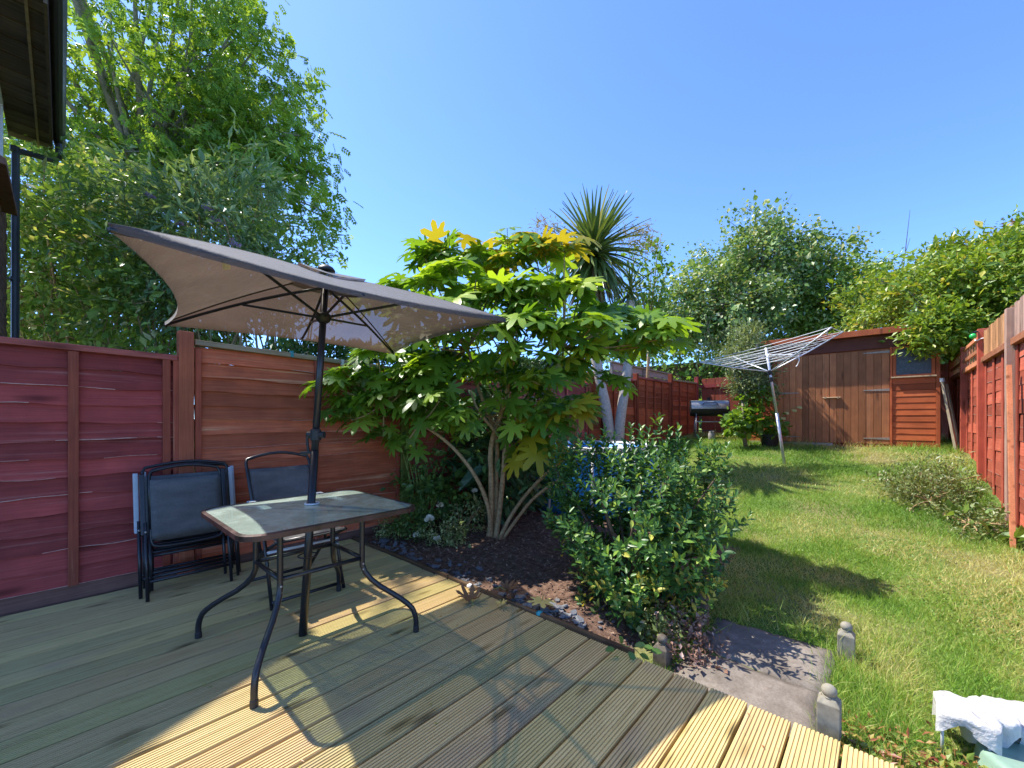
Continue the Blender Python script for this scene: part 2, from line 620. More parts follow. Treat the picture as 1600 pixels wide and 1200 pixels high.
MAT['brick'] = m_brick()
MAT['mortar'] = m_plain('grey_mortar', (.38, .36, .33), .95, .1, 0, .2, 40)
MAT['pale_render'] = m_plain('pale_wall_render', (.72, .69, .62), .9, .1, 0, .06, 8)
MAT['soffit'] = m_wood('dark_brown_soffit_board', (.06, .045, .035), (.17, .125, .095), 'y', (.30, .24, .19), .6, .7, False)
MAT['tile'] = m_plain('brown_roof_tile', (.15, .085, .06), .85, .2, 0, .35, 25)
MAT['grey_pipe'] = m_plain('dark_grey_gutter_plastic', (.055, .057, .068), .38, .45, 0, .1, 20)
MAT['upvc'] = m_plain('white_window_frame', (.75, .76, .78), .35, .5, 0, .04, 20)


def m_glass_pane():
    k = NT('dusty_dark_glass')
    a = k.noise(k.coords((1, 1, 1)), 30, 6, .7)
    c = k.ramp(a, [(.35, (.02, .026, .03)), (.62, (.06, .07, .075)), (.8, (.16, .17, .17))])
    return k.surf(c, .3, .3, 0, a, .001, .1)


MAT['pane'] = m_glass_pane()


def m_table_glass():
    k = NT('rippled_table_glass')
    v = k.coords((1, 1, 1), False)
    a = k.noise(v, 70, 4, .6)
    b = k.noise(v, 5, 6, .65)
    bp = k.n('ShaderNodeBump', Strength=.35, Distance=.004)
    k.l(a, bp.inputs['Height'])
    g = k.n('ShaderNodeBsdfGlossy', Roughness=.16)
    g.inputs[0].default_value = (.9, .95, .92, 1)
    k.l(bp.outputs[0], g.inputs['Normal'])
    t = k.n('ShaderNodeBsdfTransparent')
    t.inputs[0].default_value = (.64, .86, .72, 1)
    df = k.n('ShaderNodeBsdfDiffuse')
    k.l(k.ramp(b, [(.3, (.50, .66, .54)), (.7, (.72, .86, .74))]), df.inputs[0])
    m1 = k.n('ShaderNodeMixShader')
    k.l(k.math('ADD', .42, k.math('MULTIPLY', k.ramp(b, [(.45, (0, 0, 0)), (.75, (1, 1, 1))]), .22)), m1.inputs[0])
    k.l(t.outputs[0], m1.inputs[1])
    k.l(df.outputs[0], m1.inputs[2])
    fr = k.n('ShaderNodeFresnel', IOR=1.75)
    k.l(bp.outputs[0], fr.inputs['Normal'])
    m2 = k.n('ShaderNodeMixShader')
    k.l(fr.outputs[0], m2.inputs[0])
    k.l(m1.outputs[0], m2.inputs[1])
    k.l(g.outputs[0], m2.inputs[2])
    k.l(m2.outputs[0], k.out.inputs[0])
    return k.m


MAT['table_glass'] = m_table_glass()
MAT['table_rim'] = m_plain('worn_brown_black_rim', (.045, .022, .02), .35, .5, .2, .6, 14)


def m_canopy():
    k = NT('taupe_canopy_cloth')
    v = k.coords((1, 1, 1), False)
    a = k.noise(v, 3, 4)
    wv = k.noise(v, 420, 2, .5)
    wr = k.noise(k.coords((3, 9, 3), False), 2.2, 5, .6)
    c = k.ramp(a, [(.3, (.075, .060, .055)), (.7, (.108, .086, .078))])
    c = k.mix(.4, c, k.ramp(wv, [(.35, (.75, .75, .75)), (.65, (1.2, 1.2, 1.2))]), 'MULTIPLY')
    k.surf(c, .8, .25, 0, wr, .03, .5)
    k.p.inputs['Sheen Weight'].default_value = .35
    t = k.n('ShaderNodeBsdfTranslucent')
    k.l(k.mix(1.0, c, (2.4, 1.95, 1.7), 'MULTIPLY'), t.inputs[0])
    mx = k.n('ShaderNodeMixShader')
    mx.inputs[0].default_value = .20
    k.l(k.p.outputs[0], mx.inputs[1])
    k.l(t.outputs[0], mx.inputs[2])
    tr = k.n('ShaderNodeBsdfTransparent')
    tr.inputs[0].default_value = (1, .92, .84, 1)
    m2 = k.n('ShaderNodeMixShader')
    m2.inputs[0].default_value = .10
    k.l(mx.outputs[0], m2.inputs[1])
    k.l(tr.outputs[0], m2.inputs[2])
    k.l(m2.outputs[0], k.out.inputs[0])
    return k.m


MAT['canopy'] = m_canopy()


def m_mesh_fabric():
    k = NT('charcoal_mesh_fabric')
    v = k.coords((1, 1, 1), False)
    a = k.noise(v, 260, 2, .5)
    b = k.noise(k.coords((1, 1, 3), True), 6, 3)
    c = k.ramp(a, [(.3, (.058, .058, .06)), (.7, (.13, .13, .132))])
    c = k.mix(.6, c, k.ramp(b, [(.3, (.7, .7, .72)), (.7, (1.5, 1.5, 1.5))]), 'MULTIPLY')
    k.surf(c, .6, .35, 0, a, .0008, .4)
    t = k.n('ShaderNodeBsdfTransparent')
    mx = k.n('ShaderNodeMixShader')
    mx.inputs[0].default_value = .14
    k.l(k.p.outputs[0], mx.inputs[1])
    k.l(t.outputs[0], mx.inputs[2])
    k.l(mx.outputs[0], k.out.inputs[0])
    return k.m


MAT['seam'] = m_plain('dark_taupe_seam', (.07, .055, .05), .85, .15, 0, .15, 60)
MAT['mesh_fabric'] = m_mesh_fabric()

# foliage
GR = lambda *a: list(a)
MAT['ash_leaf'] = m_leaf('ash_leaflets', [(0, (0.109, 0.210, 0.027)), (.5, (0.193, 0.334, 0.041)), (1, (0.341, 0.465, 0.062))], trans=.45)
MAT['hedge_leaf'] = m_leaf('mixed_shrub_leaves', [(0, (0.107, 0.205, 0.043)), (.5, (0.236, 0.374, 0.076)), (.85, (0.408, 0.548, 0.119)), (1, (0.601, 0.558, 0.300))], trans=.38)
MAT['buddleia_leaf'] = m_leaf('grey_green_buddleia_leaves', [(0, (0.103, 0.191, 0.077)), (.6, (0.207, 0.310, 0.130)), (1, (0.345, 0.430, 0.207))], trans=.3)
MAT['conifer'] = m_leaf('dark_conifer_sprays', [(0, (0.029, 0.083, 0.023)), (.6, (0.060, 0.153, 0.043)), (1, (0.118, 0.237, 0.072))], trans=.15)
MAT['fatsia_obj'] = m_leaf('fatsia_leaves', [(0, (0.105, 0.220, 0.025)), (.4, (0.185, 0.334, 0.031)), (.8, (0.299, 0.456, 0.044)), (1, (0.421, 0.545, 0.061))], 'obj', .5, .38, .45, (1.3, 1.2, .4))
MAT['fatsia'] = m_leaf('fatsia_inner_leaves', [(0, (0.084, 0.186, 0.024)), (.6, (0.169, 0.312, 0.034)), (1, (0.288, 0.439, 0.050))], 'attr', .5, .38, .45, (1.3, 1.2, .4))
MAT['fatsia_yellow'] = m_leaf('yellowing_fatsia_leaves', [(0, (.40, .34, .02)), (1, (.52, .44, .04))], 'obj', .42, .4, .4, (1.1, 1.0, .5))
MAT['cord_obj'] = m_leaf('cordyline_blades', [(0, (0.062, 0.106, 0.025)), (.6, (0.125, 0.188, 0.044)), (.93, (0.213, 0.263, 0.075)), (1, (0.425, 0.375, 0.125))], 'obj', .25, .38, .5)
MAT['cord_dead'] = m_leaf('dead_cordyline_blades', [(0, (.20, .13, .07)), (1, (.38, .29, .18))], 'obj', .2, .7, .2, (1, 1, 1))
MAT['panicle'] = m_leaf('brown_seed_panicles', [(0, (.34, .25, .07)), (1, (.55, .43, .16))], 'attr', .15, .8, .15, (1, .95, .6))
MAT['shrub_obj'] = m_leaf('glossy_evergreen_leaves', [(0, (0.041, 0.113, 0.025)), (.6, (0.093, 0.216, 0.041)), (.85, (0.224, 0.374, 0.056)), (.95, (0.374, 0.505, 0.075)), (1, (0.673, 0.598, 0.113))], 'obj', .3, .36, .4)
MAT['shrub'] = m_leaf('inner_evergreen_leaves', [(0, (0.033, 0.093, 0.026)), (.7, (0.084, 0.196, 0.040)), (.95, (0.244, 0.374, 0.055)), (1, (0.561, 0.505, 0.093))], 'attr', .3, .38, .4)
MAT['laurel_dark'] = m_leaf('dark_laurel_leaves', [(0, (0.038, 0.091, 0.040)), (.7, (0.081, 0.173, 0.061)), (1, (0.182, 0.304, 0.081))], 'attr', .25, .36, .4)
MAT['ivy_leaf'] = m_leaf('ivy_and_bramble_leaves', [(0, (0.071, 0.153, 0.036)), (.5, (0.171, 0.278, 0.071)), (.85, (0.323, 0.414, 0.144)), (1, (0.593, 0.575, 0.359))], trans=.3, rough=.36)
MAT['laurel_leaf'] = m_leaf('yellow_green_tree_leaves', [(0, (0.094, 0.180, 0.022)), (.5, (0.196, 0.296, 0.031)), (.88, (0.312, 0.414, 0.047)), (1, (0.515, 0.421, 0.078))], trans=.38, rough=.38)
MAT['lime_leaf'] = m_leaf('lime_green_leaves', [(0, (.09, .19, .02)), (1, (.20, .33, .04))], trans=.45)
MAT['olive_leaf'] = m_leaf('pale_grey_green_leaves', [(0, (0.108, 0.156, 0.060)), (.6, (0.204, 0.264, 0.108)), (1, (0.336, 0.372, 0.180))], trans=.3)
MAT['varieg'] = m_leaf('variegated_leaves', [(0, (0.088, 0.154, 0.044)), (.5, (0.242, 0.308, 0.099)), (1, (0.528, 0.550, 0.275))], trans=.3)
MAT['rose_leaf'] = m_leaf('rose_leaves', [(0, (0.052, 0.117, 0.026)), (.6, (0.104, 0.195, 0.039)), (1, (0.208, 0.338, 0.065))], trans=.35)
MAT['brown_dry'] = m_leaf('dry_pinkish_brown_leaves', [(0, (.16, .08, .05)), (.6, (.30, .17, .12)), (1, (.46, .32, .25))], trans=.2, tint=(1, .9, .8))
MAT['scrub'] = m_leaf('dusty_scrub_leaves', [(0, (.09, .14, .04)), (.5, (.18, .24, .07)), (.85, (.27, .31, .11)), (1, (.36, .30, .17))], trans=.3)
MAT['red_tree'] = m_leaf('bronze_red_leaves', [(0, (.10, .05, .03)), (1, (.22, .12, .06))], trans=.3)
MAT['grass'] = m_leaf('lawn_blades', [(0, (.62, .56, .24)), (.25, (.46, .50, .14)), (.5, (.28, .43, .07)), (.8, (.18, .35, .045)), (1, (.11, .23, .03))], trans=.38, rough=.5, spec=.3, tint=(1.15, 1.1, .6))
MAT['petal'] = m_leaf('white_petals', [(0, (.70, .66, .50)), (1, (.82, .80, .70))], trans=.3, tint=(1, 1, .9))
MAT['lilac'] = m_leaf('lilac_blossom', [(0, (.35, .22, .42)), (1, (.52, .38, .55))], trans=.2, tint=(1, 1, 1))
MAT['stalk'] = m_plain('pale_green_leaf_stalk', (.20, .25, .06), .6, .3, 0, .25, 20)
MAT['dead_leaf'] = m_leaf('brown_fallen_leaf', [(0, (.15, .085, .045)), (1, (.24, .15, .09))], 'obj', .15, .8, .2, (1, .9, .8))
MAT['pale_leaf'] = m_leaf('pale_yellow_fallen_leaf', [(0, (.60, .50, .16)), (1, (.66, .55, .2))], 'obj', .2, .6, .3, (1, 1, .7))

# ------------------------------------------------------------------ ground, deck, bed, path
gx = np.concatenate([np.linspace(-120, -14, 14), np.linspace(-12, -4.6, 12), np.linspace(-4.4, 2.0, 54), np.linspace(2.4, 10, 12), np.linspace(14, 120, 14)])
gy = np.concatenate([np.linspace(-90, -6, 12), np.linspace(-4.5, 1.6, 8), np.linspace(1.8, 12.6, 84), np.linspace(13, 24, 12), np.linspace(28, 150, 14)])
GX, GY = np.meshgrid(gx, gy)
GZ = H(GX, GY)
nx_, ny_ = len(gx), len(gy)
ii = (np.arange(ny_ - 1)[:, None] * nx_ + np.arange(nx_ - 1)[None]).ravel()
me = raw_mesh('lawn', np.stack([GX, GY, GZ], -1).reshape(-1, 3), np.stack([ii, ii + 1, ii + nx_ + 1, ii + nx_], 1).ravel(), np.arange(len(ii)) * 4, MAT['ground'], True)
props(link(D.objects.new('lawn', me)), kind='structure')

FX = -4.0          # face of the left fence
DY = 1.95          # end of the deck boards
PITCH = 0.1545
deck = thing('deck', (-1.5, -.6, 0), kind='structure')


def board_mesh():
    wd, n = PITCH - .010, 10
    prof = []
    e = .004
    step = (wd - 2 * e) / n
    prof.append((-wd / 2, -.030))
    prof.append((-wd / 2, -.004))
    for i in range(n):
        x0 = -wd / 2 + e + i * step
        prof += [(x0 + step * .10, 0), (x0 + step * .62, 0), (x0 + step * .74, -.0045), (x0 + step * .98, -.0045)]
    prof += [(wd / 2 - .001, -.0005), (wd / 2, -.004), (wd / 2, -.030)]
    k = len(prof)
    y0, y1 = -.44, DY
    V = [(x, y0, z) for x, z in prof] + [(x, y1, z) for x, z in prof]
    F = [(i, i + 1, k + i + 1, k + i) for i in range(k - 1)] + [(k - 1, 0, k, 2 * k - 1)]
    F += [tuple(reversed(range(k))), tuple(range(k, 2 * k))]
    F = [tuple(reversed(f)) for f in F]
    idx = [i for f in F for i in f]
    st = np.cumsum([0] + [len(f) for f in F[:-1]])
    return raw_mesh('board', np.array(V), idx, st, MAT['deck'])


bm_ = board_mesh()
NB = 34
for i in range(NB):
    o = D.objects.new('board', bm_)
    x = FX + .02 + PITCH * (i + .5)
    o.location = (x + 1.5, .6 + random.uniform(-.006, .006), random.uniform(-.0015, .0015))
    o.rotation_euler = (0, random.uniform(-.004, .004), 0)
    link(o, deck)
m = MB()
for y in (1.88, 1.4, .9, .4, -.1):
    m.box((FX + .02, y - .022, -.115), (FX + .02 + NB * PITCH, y + .022, -.034))
m.build('joist', MAT['gravel_board'], deck)

# bed
bx = np.linspace(-3.98, -.96, 64)
by = np.linspace(1.985, 4.7, 56)
BX, BY = np.meshgrid(bx, by)
edge = np.clip(np.minimum((-.96 - BX) / .35, (4.7 - BY) / .8), 0, 1)
BZ = -.105 + edge * (.085 + .03 * (vnoise(BX, BY, 7, 3) - .5) + .02 * (vnoise(BX, BY, 17, 4) - .5)) + np.clip((BY - 2.1) * .03, 0, .06) * edge
n1, n2 = len(bx), len(by)
ii = (np.arange(n2 - 1)[:, None] * n1 + np.arange(n1 - 1)[None]).ravel()
me = raw_mesh('flower_bed', np.stack([BX, BY, BZ], -1).reshape(-1, 3), np.stack([ii, ii + 1, ii + n1 + 1, ii + n1], 1).ravel(), np.arange(len(ii)) * 4, MAT['soil'], True)
props(link(D.objects.new('flower_bed', me)), kind='structure')


def bedz(x, y):
    e = np.clip(np.minimum((-.96 - x) / .35, (4.7 - y) / .8), 0, 1)
    return -.105 + e * (.085 + .03 * (vnoise(x, y, 7, 3) - .5) + .02 * (vnoise(x, y, 17, 4) - .5)) + np.clip((y - 2.1) * .03, 0, .06) * e


# bark chips (nobody could count them)
N = 5200
px_ = rng.uniform(-3.95, -1.0, N)
py_ = rng.uniform(2.0, 4.2, N)
CH = ([(-.5, -.5, 0), (.5, -.4, .1), (.45, .5, 0), (-.4, .45, .12), (0, 0, .35)], [(0, 1, 4), (1, 2, 4), (2, 3, 4), (3, 0, 4)])
pos = np.stack([px_, py_, bedz(px_, py_) + .002], 1)
R = frames(rdir(N) * [1, 1, .35], np.tile([0, 0, 1.], (N, 1)) + rng.normal(size=(N, 3)) * .25)
sc = np.stack([rng.uniform(.006, .014, N), rng.uniform(.014, .04, N), rng.uniform(.01, .02, N)], 1)
MAT['chip'] = m_leaf('bark_chips', [(0, (.07, .04, .03)), (.6, (.20, .125, .09)), (1, (.38, .27, .2))], trans=0, rough=.9, spec=.1, tint=(1, 1, 1))
props(scatter('bark_mulch', CH[0], CH[1], pos, R, sc, MAT['chip']), kind='stuff')

t = thing('bed_edging', (-2.4, 1.967, 0), 'low weathered timber edging board between the deck and the flower bed', 'edging')
m = MB()
pts = np.linspace(-3.95, -.98, 13)
for a, b in ((-3.95, -2.45), (-2.44, -.95)):
    mm = MB()
    mm.box((a, 1.957, -.09), (b, 1.981, .022 if a < -3 else .018), rot=(random.uniform(-.03, .03), 0, 0))
    mm.build('board', MAT['edge_board'], t, bevel=.003)

path = thing('path', (-.45, 2.4, -.1), kind='structure')
for (x0, x1, y0, y1) in ((-.80, -.20, 1.97, 2.385), (-.80, -.20, 2.395, 2.86)):
    n = 9
    xs, ys = np.linspace(x0, x1, n), np.linspace(y0, y1, n)
    V, F = [], []
    for j in range(n):
        for i in range(n):
            e = min(i, j, n - 1 - i, n - 1 - j)
            V.append((xs[i] + (random.uniform(-.008, .008) if e == 0 else 0), ys[j] + (random.uniform(-.003, .003) if e == 0 else 0), -.07 - (.01 if e == 0 else 0) + .006 * random.uniform(-1, 1)))
    for j in range(n - 1):
        for i in range(n - 1):
            a = j * n + i
            F.append((a, a + 1, a + n + 1, a + n))
    m = MB().add(V, F)
    ring = [i for i in range(n)] + [j * n + n - 1 for j in range(1, n)] + [(n - 1) * n + i for i in range(n - 2, -1, -1)] + [j * n for j in range(n - 2, 0, -1)]
    b0 = len(m.V)
    for r in ring:
        v = m.V[r]
        m.V.append((v[0], v[1], -.16))
    L = len(ring)
    for q in range(L):
        m.F.append((ring[q], b0 + q, b0 + (q + 1) % L, ring[(q + 1) % L]))
    o = m.build('paving_slab', MAT['slab'], path, smooth=True)


# ------------------------------------------------------------------ left fence
def lap_board(root, mat, wearmat, wearp, xf, y0, y1, z0, z1, out, wavy, nseg=18, lap=.021):
    """one lapped board: its lower edge stands a little proud (towards out=+1/-1 in x), wanders, and has lost its stain in places"""
    V, F, MI = [], [], []
    ph = random.uniform(0, 9)
    fr = random.uniform(1.5, 4)
    tilt = random.uniform(-.004, .004)
    we = random.uniform(.002, .0045)
    for i in range(nseg + 1):
        u = i / nseg
        y = y0 + (y1 - y0) * u
        wv = wavy * (math.sin(ph + fr * u * 3) * .6 + math.sin(ph * 2.3 + fr * u * 7.1) * .4)
        bow = .003 * math.sin(ph + u * 5)
        zb = z0 + wv + tilt * (u - .5) * 2
        zt = z1 + .012
        f = we * (.7 + .6 * random.random()) / (zt - zb)
        V += [(xf + out * (.006 + bow), y, zt), (xf + out * (lap - (lap - .006) * f + bow), y, zb + (zt - zb) * f), (xf + out * (lap + bow), y, zb), (xf + out * (.003 + bow), y, zb), (xf - out * .004, y, zt)]
    run = 0
    for i in range(nseg):
        a, b = i * 5, i * 5 + 5
        q = [(a + j, b + j, b + (j + 1) % 5, a + (j + 1) % 5) for j in range(5)]
        F += q if out < 0 else [tuple(reversed(f)) for f in q]
        if run <= 0:
            worn = random.random() < wearp
            run = random.randint(2, 7)
        run -= 1
        MI += [0, 1 if worn else 0, 1 if worn else 0, 0, 0]
    e = nseg * 5
    F += [(0, 1, 2, 3, 4), (e + 4, e + 3, e + 2, e + 1, e)] if out < 0 else [(4, 3, 2, 1, 0), (e, e + 1, e + 2, e + 3, e + 4)]
    MI += [0, 0]
    m_ = MB().add(V, F)
    o = m_.build('board', mat, root)
    o.data.materials.append(wearmat)
    o.data.polygons.foreach_set('material_index', np.array(MI, dtype=np.int32))
    return o


fence = thing('garden_fence', (FX - .02, 4.5, 0), 'long red stained lap panel fence along the left side behind the chairs', 'fence')


def panel(root, x, y0, y1, zb, zt, out, nb, mboard, mbat, mcap, battens, wavy=.004, cap=True, capslope=0.0, wearp=.35, lap=.021):
    h = (zt - .04 - zb) / nb
    for i in range(nb):
        zz = zb + h * i
        hh = h * random.uniform(.93, 1.07) if 0 < i < nb - 1 else h
        lap_board(root, mboard, MAT['bare_edge'], wearp, x, y0 + .004, y1 - .004, zz, zz + hh, out, wavy if i else 0, 18, lap)
    for (yb, wd) in battens:
        MB().box((x + .024 if out > 0 else x - .026, yb - wd / 2, zb), (x + .050 if out > 0 else x - .0125, yb + wd / 2, zt - .045)).build('batten', mbat, root, bevel=.003)
    if cap:
        m = MB()
        m.box((x - .03, y0, zt - .042), (x + .056, y1, zt - .030 + .03), rot=(capslope, 0, 0))
        m.build('cap_rail', mcap, root, bevel=.004)


# panel: y0, y1, z bottom, z top, boards, materials
panel(fence, FX - .05, -.43, .595, .09, 1.70, 1, 13, MAT['fence_purple'], MAT['batten_red'], MAT['cap_red'],
      [(-.40, .045), (.05, .05), (.53, .045), (.585, .034)], .009, capslope=-.022, wearp=.4, lap=.028)
MB().box((FX - .075, -.43, -.12), (FX - .035, .595, .085)).build('gravel_board', MAT['gravel_board'], fence)
panel(fence, FX - .05, .70, 2.545, .06, 1.80, 1, 15, MAT['fence_red'], MAT['batten_red'], MAT['cap_bare'],
      [(.722, .04), (1.63, .03), (2.52, .04)], .010, capslope=-.028, wearp=.35, lap=.03)
MB().box((FX - .075, .70, -.12), (FX - .035, 2.545, .055)).build('gravel_board', MAT['gravel_board'], fence)
panel(fence, FX - .05, 2.645, 4.49, .0, 1.75, 1, 13, MAT['fence_dull'], MAT['batten_red'], MAT['cap_bare'],
      [(2.67, .04), (3.25, .04), (3.85, .04), (4.46, .04)], .007)
panel(fence, FX - .05, 4.59, 6.44, .10, 1.86, 1, 13, MAT['fence_dull'], MAT['batten_red'], MAT['cap_red'],
      [(4.61, .04), (5.2, .04), (5.8, .04), (6.42, .04)], .006)
panel(fence, FX - .05, 6.54, 8.39, .28, 2.07, 1, 12, MAT['fence_orange'], MAT['batten_orange'], MAT['cap_red'],
      [(6.56, .04), (7.0, .04), (7.45, .04), (7.9, .04), (8.37, .04)], .004)
panel(fence, FX - .05, 8.49, 10.34, .52, 2.14, 1, 12, MAT['fence_orange'], MAT['batten_orange'], MAT['cap_red'],
      [(8.51, .04), (8.95, .04), (9.4, .04), (9.86, .04), (10.32, .04)], .004)
panel(fence, FX - .05, 10.44, 12.28, .66, 2.24, 1, 12, MAT['fence_orange'], MAT['batten_orange'], MAT['cap_bare'],
      [(10.46, .04), (11.0, .04), (11.6, .04), (12.26, .04)], .004, capslope=.02)
for (y, zt, mt) in ((.645, 1.878, 'post_red'), (2.595, 1.83, 'green_post'), (4.54, 1.86, 'post_red'), (6.49, 2.0, 'post_red'), (8.44, 2.2, 'batten_orange'), (10.39, 2.345, 'batten_orange'), (12.33, 2.42, 'fence_purple')):
    zb = float(H(FX, y)) - .1
    o = MB().box((FX - .075, y - .047, zb), (FX + .022, y + .047, zt)).build('post', MAT[mt], fence, bevel=.004)
    if mt == 'green_post':
        o['label'] = 'post green with algae behind the rose'

# rear fence behind the barbecue and shed
rear = thing('garden_fence', (-1.5, 12.4, .8), 'dark red boarded fence closing the far corner behind the barbecue', 'fence')
for i in range(14):
    x = -3.9 + i * .36
    MB().box((x, 12.40, .6), (x + .35, 12.425, 2.36 + random.uniform(-.02, .02))).build('board', MAT['batten_red'], rear, bevel=.003)
MB().box((-3.95, 12.36, 2.1), (1.2, 12.398, 2.19)).build('rail', MAT['fence_purple'], rear)

gp = thing('fence_panel', (-4.7, 10.5, .8), 'weathered grey slatted panel showing above the far end of the left fence', 'fence panel')
for i in range(9):
    MB().box((-4.75, 8.6, 1.0 + i * .17), (-4.72, 12.1, 1.15 + i * .17)).build('slat', MAT['grey_panel'], gp, bevel=.003)
for y in (8.6, 10.3, 12.1):
    MB().box((-4.72, y - .03, .6), (-4.67, y + .03, 2.5)).build('batten', MAT['grey_panel'], gp)
MB().box((-4.77, 8.55, 2.52), (-4.66, 12.15, 2.55)).build('cap_rail', MAT['grey_panel'], gp)

# ------------------------------------------------------------------ right fence
RX = 0.95
rf = thing('garden_fence', (RX, 6.5, 0), 'salmon red lap fence with slatted top along the right side of the lawn', 'fence')
posts = [(3.05, 2.2), (4.75, 2.25), (6.40, 2.31), (8.10, 2.38), (9.75, 2.36), (11.4, 2.34)]
for i in range(len(posts) - 1):
    y0, y1 = posts[i][0] + .05, posts[i + 1][0] - .05
    zb = float(H(RX, (y0 + y1) / 2)) - .12
    zt = 1.98
    nb = max(9, int((zt - zb) / .135))
    nbat = 4
    bats = [(y0 + .03 + (y1 - y0 - .06) * j / (nbat - 1), .075) for j in range(nbat)]
    panel(rf, RX + .03, y0, y1, zb, zt, -1, nb, MAT['rf_board'], MAT['rf_batten'], MAT['rf_rail'], bats, .004, cap=False, wearp=.3, lap=.0115)
    MB().box((RX - .03, y0, 1.935), (RX + .03, y1, 2.0)).build('rail', MAT['rf_rail'], rf, bevel=.003)
    if i in (0, 1, 2):
        n = 14
        for j in range(n):
            ya = y0 + (y1 - y0) * j / n
            MB().box((RX - .005, ya + .006, 2.003), (RX + .012, ya + (y1 - y0) / n - .012, 2.34 + random.uniform(-.01, .012))).build('slat', MAT['rf_strip' if i == 2 else 'rf_worn'], rf, bevel=.002)
    else:
        for z in (2.12, 2.3):
            MB().box((RX - .03, y0, z - .025), (RX - .008, y1, z + .025)).build('rail', MAT['rf_rail'], rf, bevel=.003)
        if i < 2:
            for j in range(7):
                ya = y0 + (y1 - y0) * (j + .3) / 7
                MB().box((RX - .006, ya, 1.7), (RX + .012, ya + .09, 2.42)).build('slat', MAT['rf_worn'], rf, bevel=.002)
            MB().box((RX - .055, y0, 1.74), (RX - .03, y1, 1.80)).build('rail', MAT['rf_rail'], rf, bevel=.003)
        else:
            for j in range(6):
                ya = y0 + (y1 - y0) * (j + .4) / 6
                MB().box((RX - .004, ya, 2.003), (RX + .01, ya + .03, 2.34)).build('slat', MAT['rf_rail'], rf)
for (y, zt) in posts:
    mt = 'rf_worn' if y < 6.6 else 'rf_batten'
    MB().box((RX - .055, y - .045, float(H(RX, y)) - .1), (RX + .035, y + .045, zt)).build('post', MAT[mt], rf, bevel=.004)
# a raking stay at the near end
MB().beam((RX - .10, 5.75, -.1), (RX - .06, 6.2, 1.72), .06, .03, (1, 0, 0)).build('stay', MAT['rf_rail'], rf)

# ------------------------------------------------------------------ shed
SY, SX0, SX1, SZ = 10.0, -2.27, .69, .72
ST = 2.70
shed = thing('garden_shed', ((SX0 + SX1) / 2, SY, SZ), 'low red brown timber shed with double doors at the end of the lawn', 'shed')
m = MB()
m.box((SX0 + .02, SY + .03, SZ - .1), (SX1 - .02, SY + 1.72, ST - .05))
m.build('wall', MAT['shed_clad'], shed)
m = MB()
m.add([(SX0 - .08, SY - .16, ST + .115), (SX1 + .06, SY - .16, ST + .115), (SX1 + .06, SY + 1.8, ST - .03), (SX0 - .08, SY + 1.8, ST - .03),
       (SX0 - .08, SY - .16, ST + .05), (SX1 + .06, SY - .16, ST + .05), (SX1 + .06, SY + 1.8, ST - .1), (SX0 - .08, SY + 1.8, ST - .1)],
      [(0, 1, 2, 3), (7, 6, 5, 4), (4, 5, 1, 0), (5, 6, 2, 1), (6, 7, 3, 2), (7, 4, 0, 3)])
m.build('roof', MAT['shed_roof'], shed)
MB().box((SX0 - .08, SY - .185, ST + .02), (SX1 + .06, SY - .163, ST + .125)).build('fascia', MAT['shed_trim'], shed, bevel=.003)
MB().box((SX0, SY - .012, ST - .21), (SX1, SY + .027, ST + .05)).build('header_board', MAT['shed_fascia'], shed)
DX0, DX1, DZ0, DZ1 = -1.655, .06, SZ + .03, 2.465


def cladding(x0, x1, z0, z1, n):
    h = (z1 - z0) / n
    for i in range(n):
        a = z0 + i * h
        mm = MB()
        mm.add([(x0, SY - .013, a), (x1, SY - .013, a), (x1, SY - .006, a + h - .006), (x0, SY - .006, a + h - .006),
                (x0, SY + .028, a), (x1, SY + .028, a), (x1, SY + .028, a + h - .006), (x0, SY + .028, a + h - .006)],
               [(0, 1, 2, 3), (5, 4, 7, 6), (4, 5, 1, 0), (3, 2, 6, 7), (1, 5, 6, 2), (4, 0, 3, 7)])
        mm.build('board', MAT['shed_clad'], shed)


cladding(DX1 + .035, SX1 - .055, SZ, 1.93, 11)
cladding(SX0 + .055, DX0 - .035, SZ, 1.93, 11)
for x in (SX0, SX1 - .052, DX1 + .004, DX0 - .034):
    wd = .052 if x in (SX0, SX1 - .052) else .03
    MB().box((x, SY - .028, SZ - .05), (x + wd, SY + .028, ST - .21)).build('corner_trim', MAT['shed_trim'], shed, bevel=.003)
for side, (x0, x1) in (('r', (DX1 + .04, SX1 - .06)), ('l', (SX0 + .06, DX0 - .04))):
    wf = MB()
    wz0, wz1 = 1.955, ST - .215
    for a, b in (((x0, wz0), (x0 + .045, wz1)), ((x1 - .045, wz0), (x1, wz1)), ((x0 + .045, wz1 - .03), (x1 - .045, wz1)), ((x0 + .045, wz0), (x1 - .045, wz0 + .03))):
        wf.box((a[0], SY - .024, a[1]), (b[0], SY + .026, b[1]))
    f = wf.build('window', MAT['shed_trim'], shed)
    MB().box((x0 + .045, SY + .004, wz0 + .03), (x1 - .045, SY + .010, wz1 - .03)).build('pane', MAT['pane'], f)
    MB().box((x0 - .02, SY - .065, wz0 - .026), (x1 + .02, SY + .0, wz0 - .002)).build('sill', MAT['cap_bare'], f, bevel=.003)
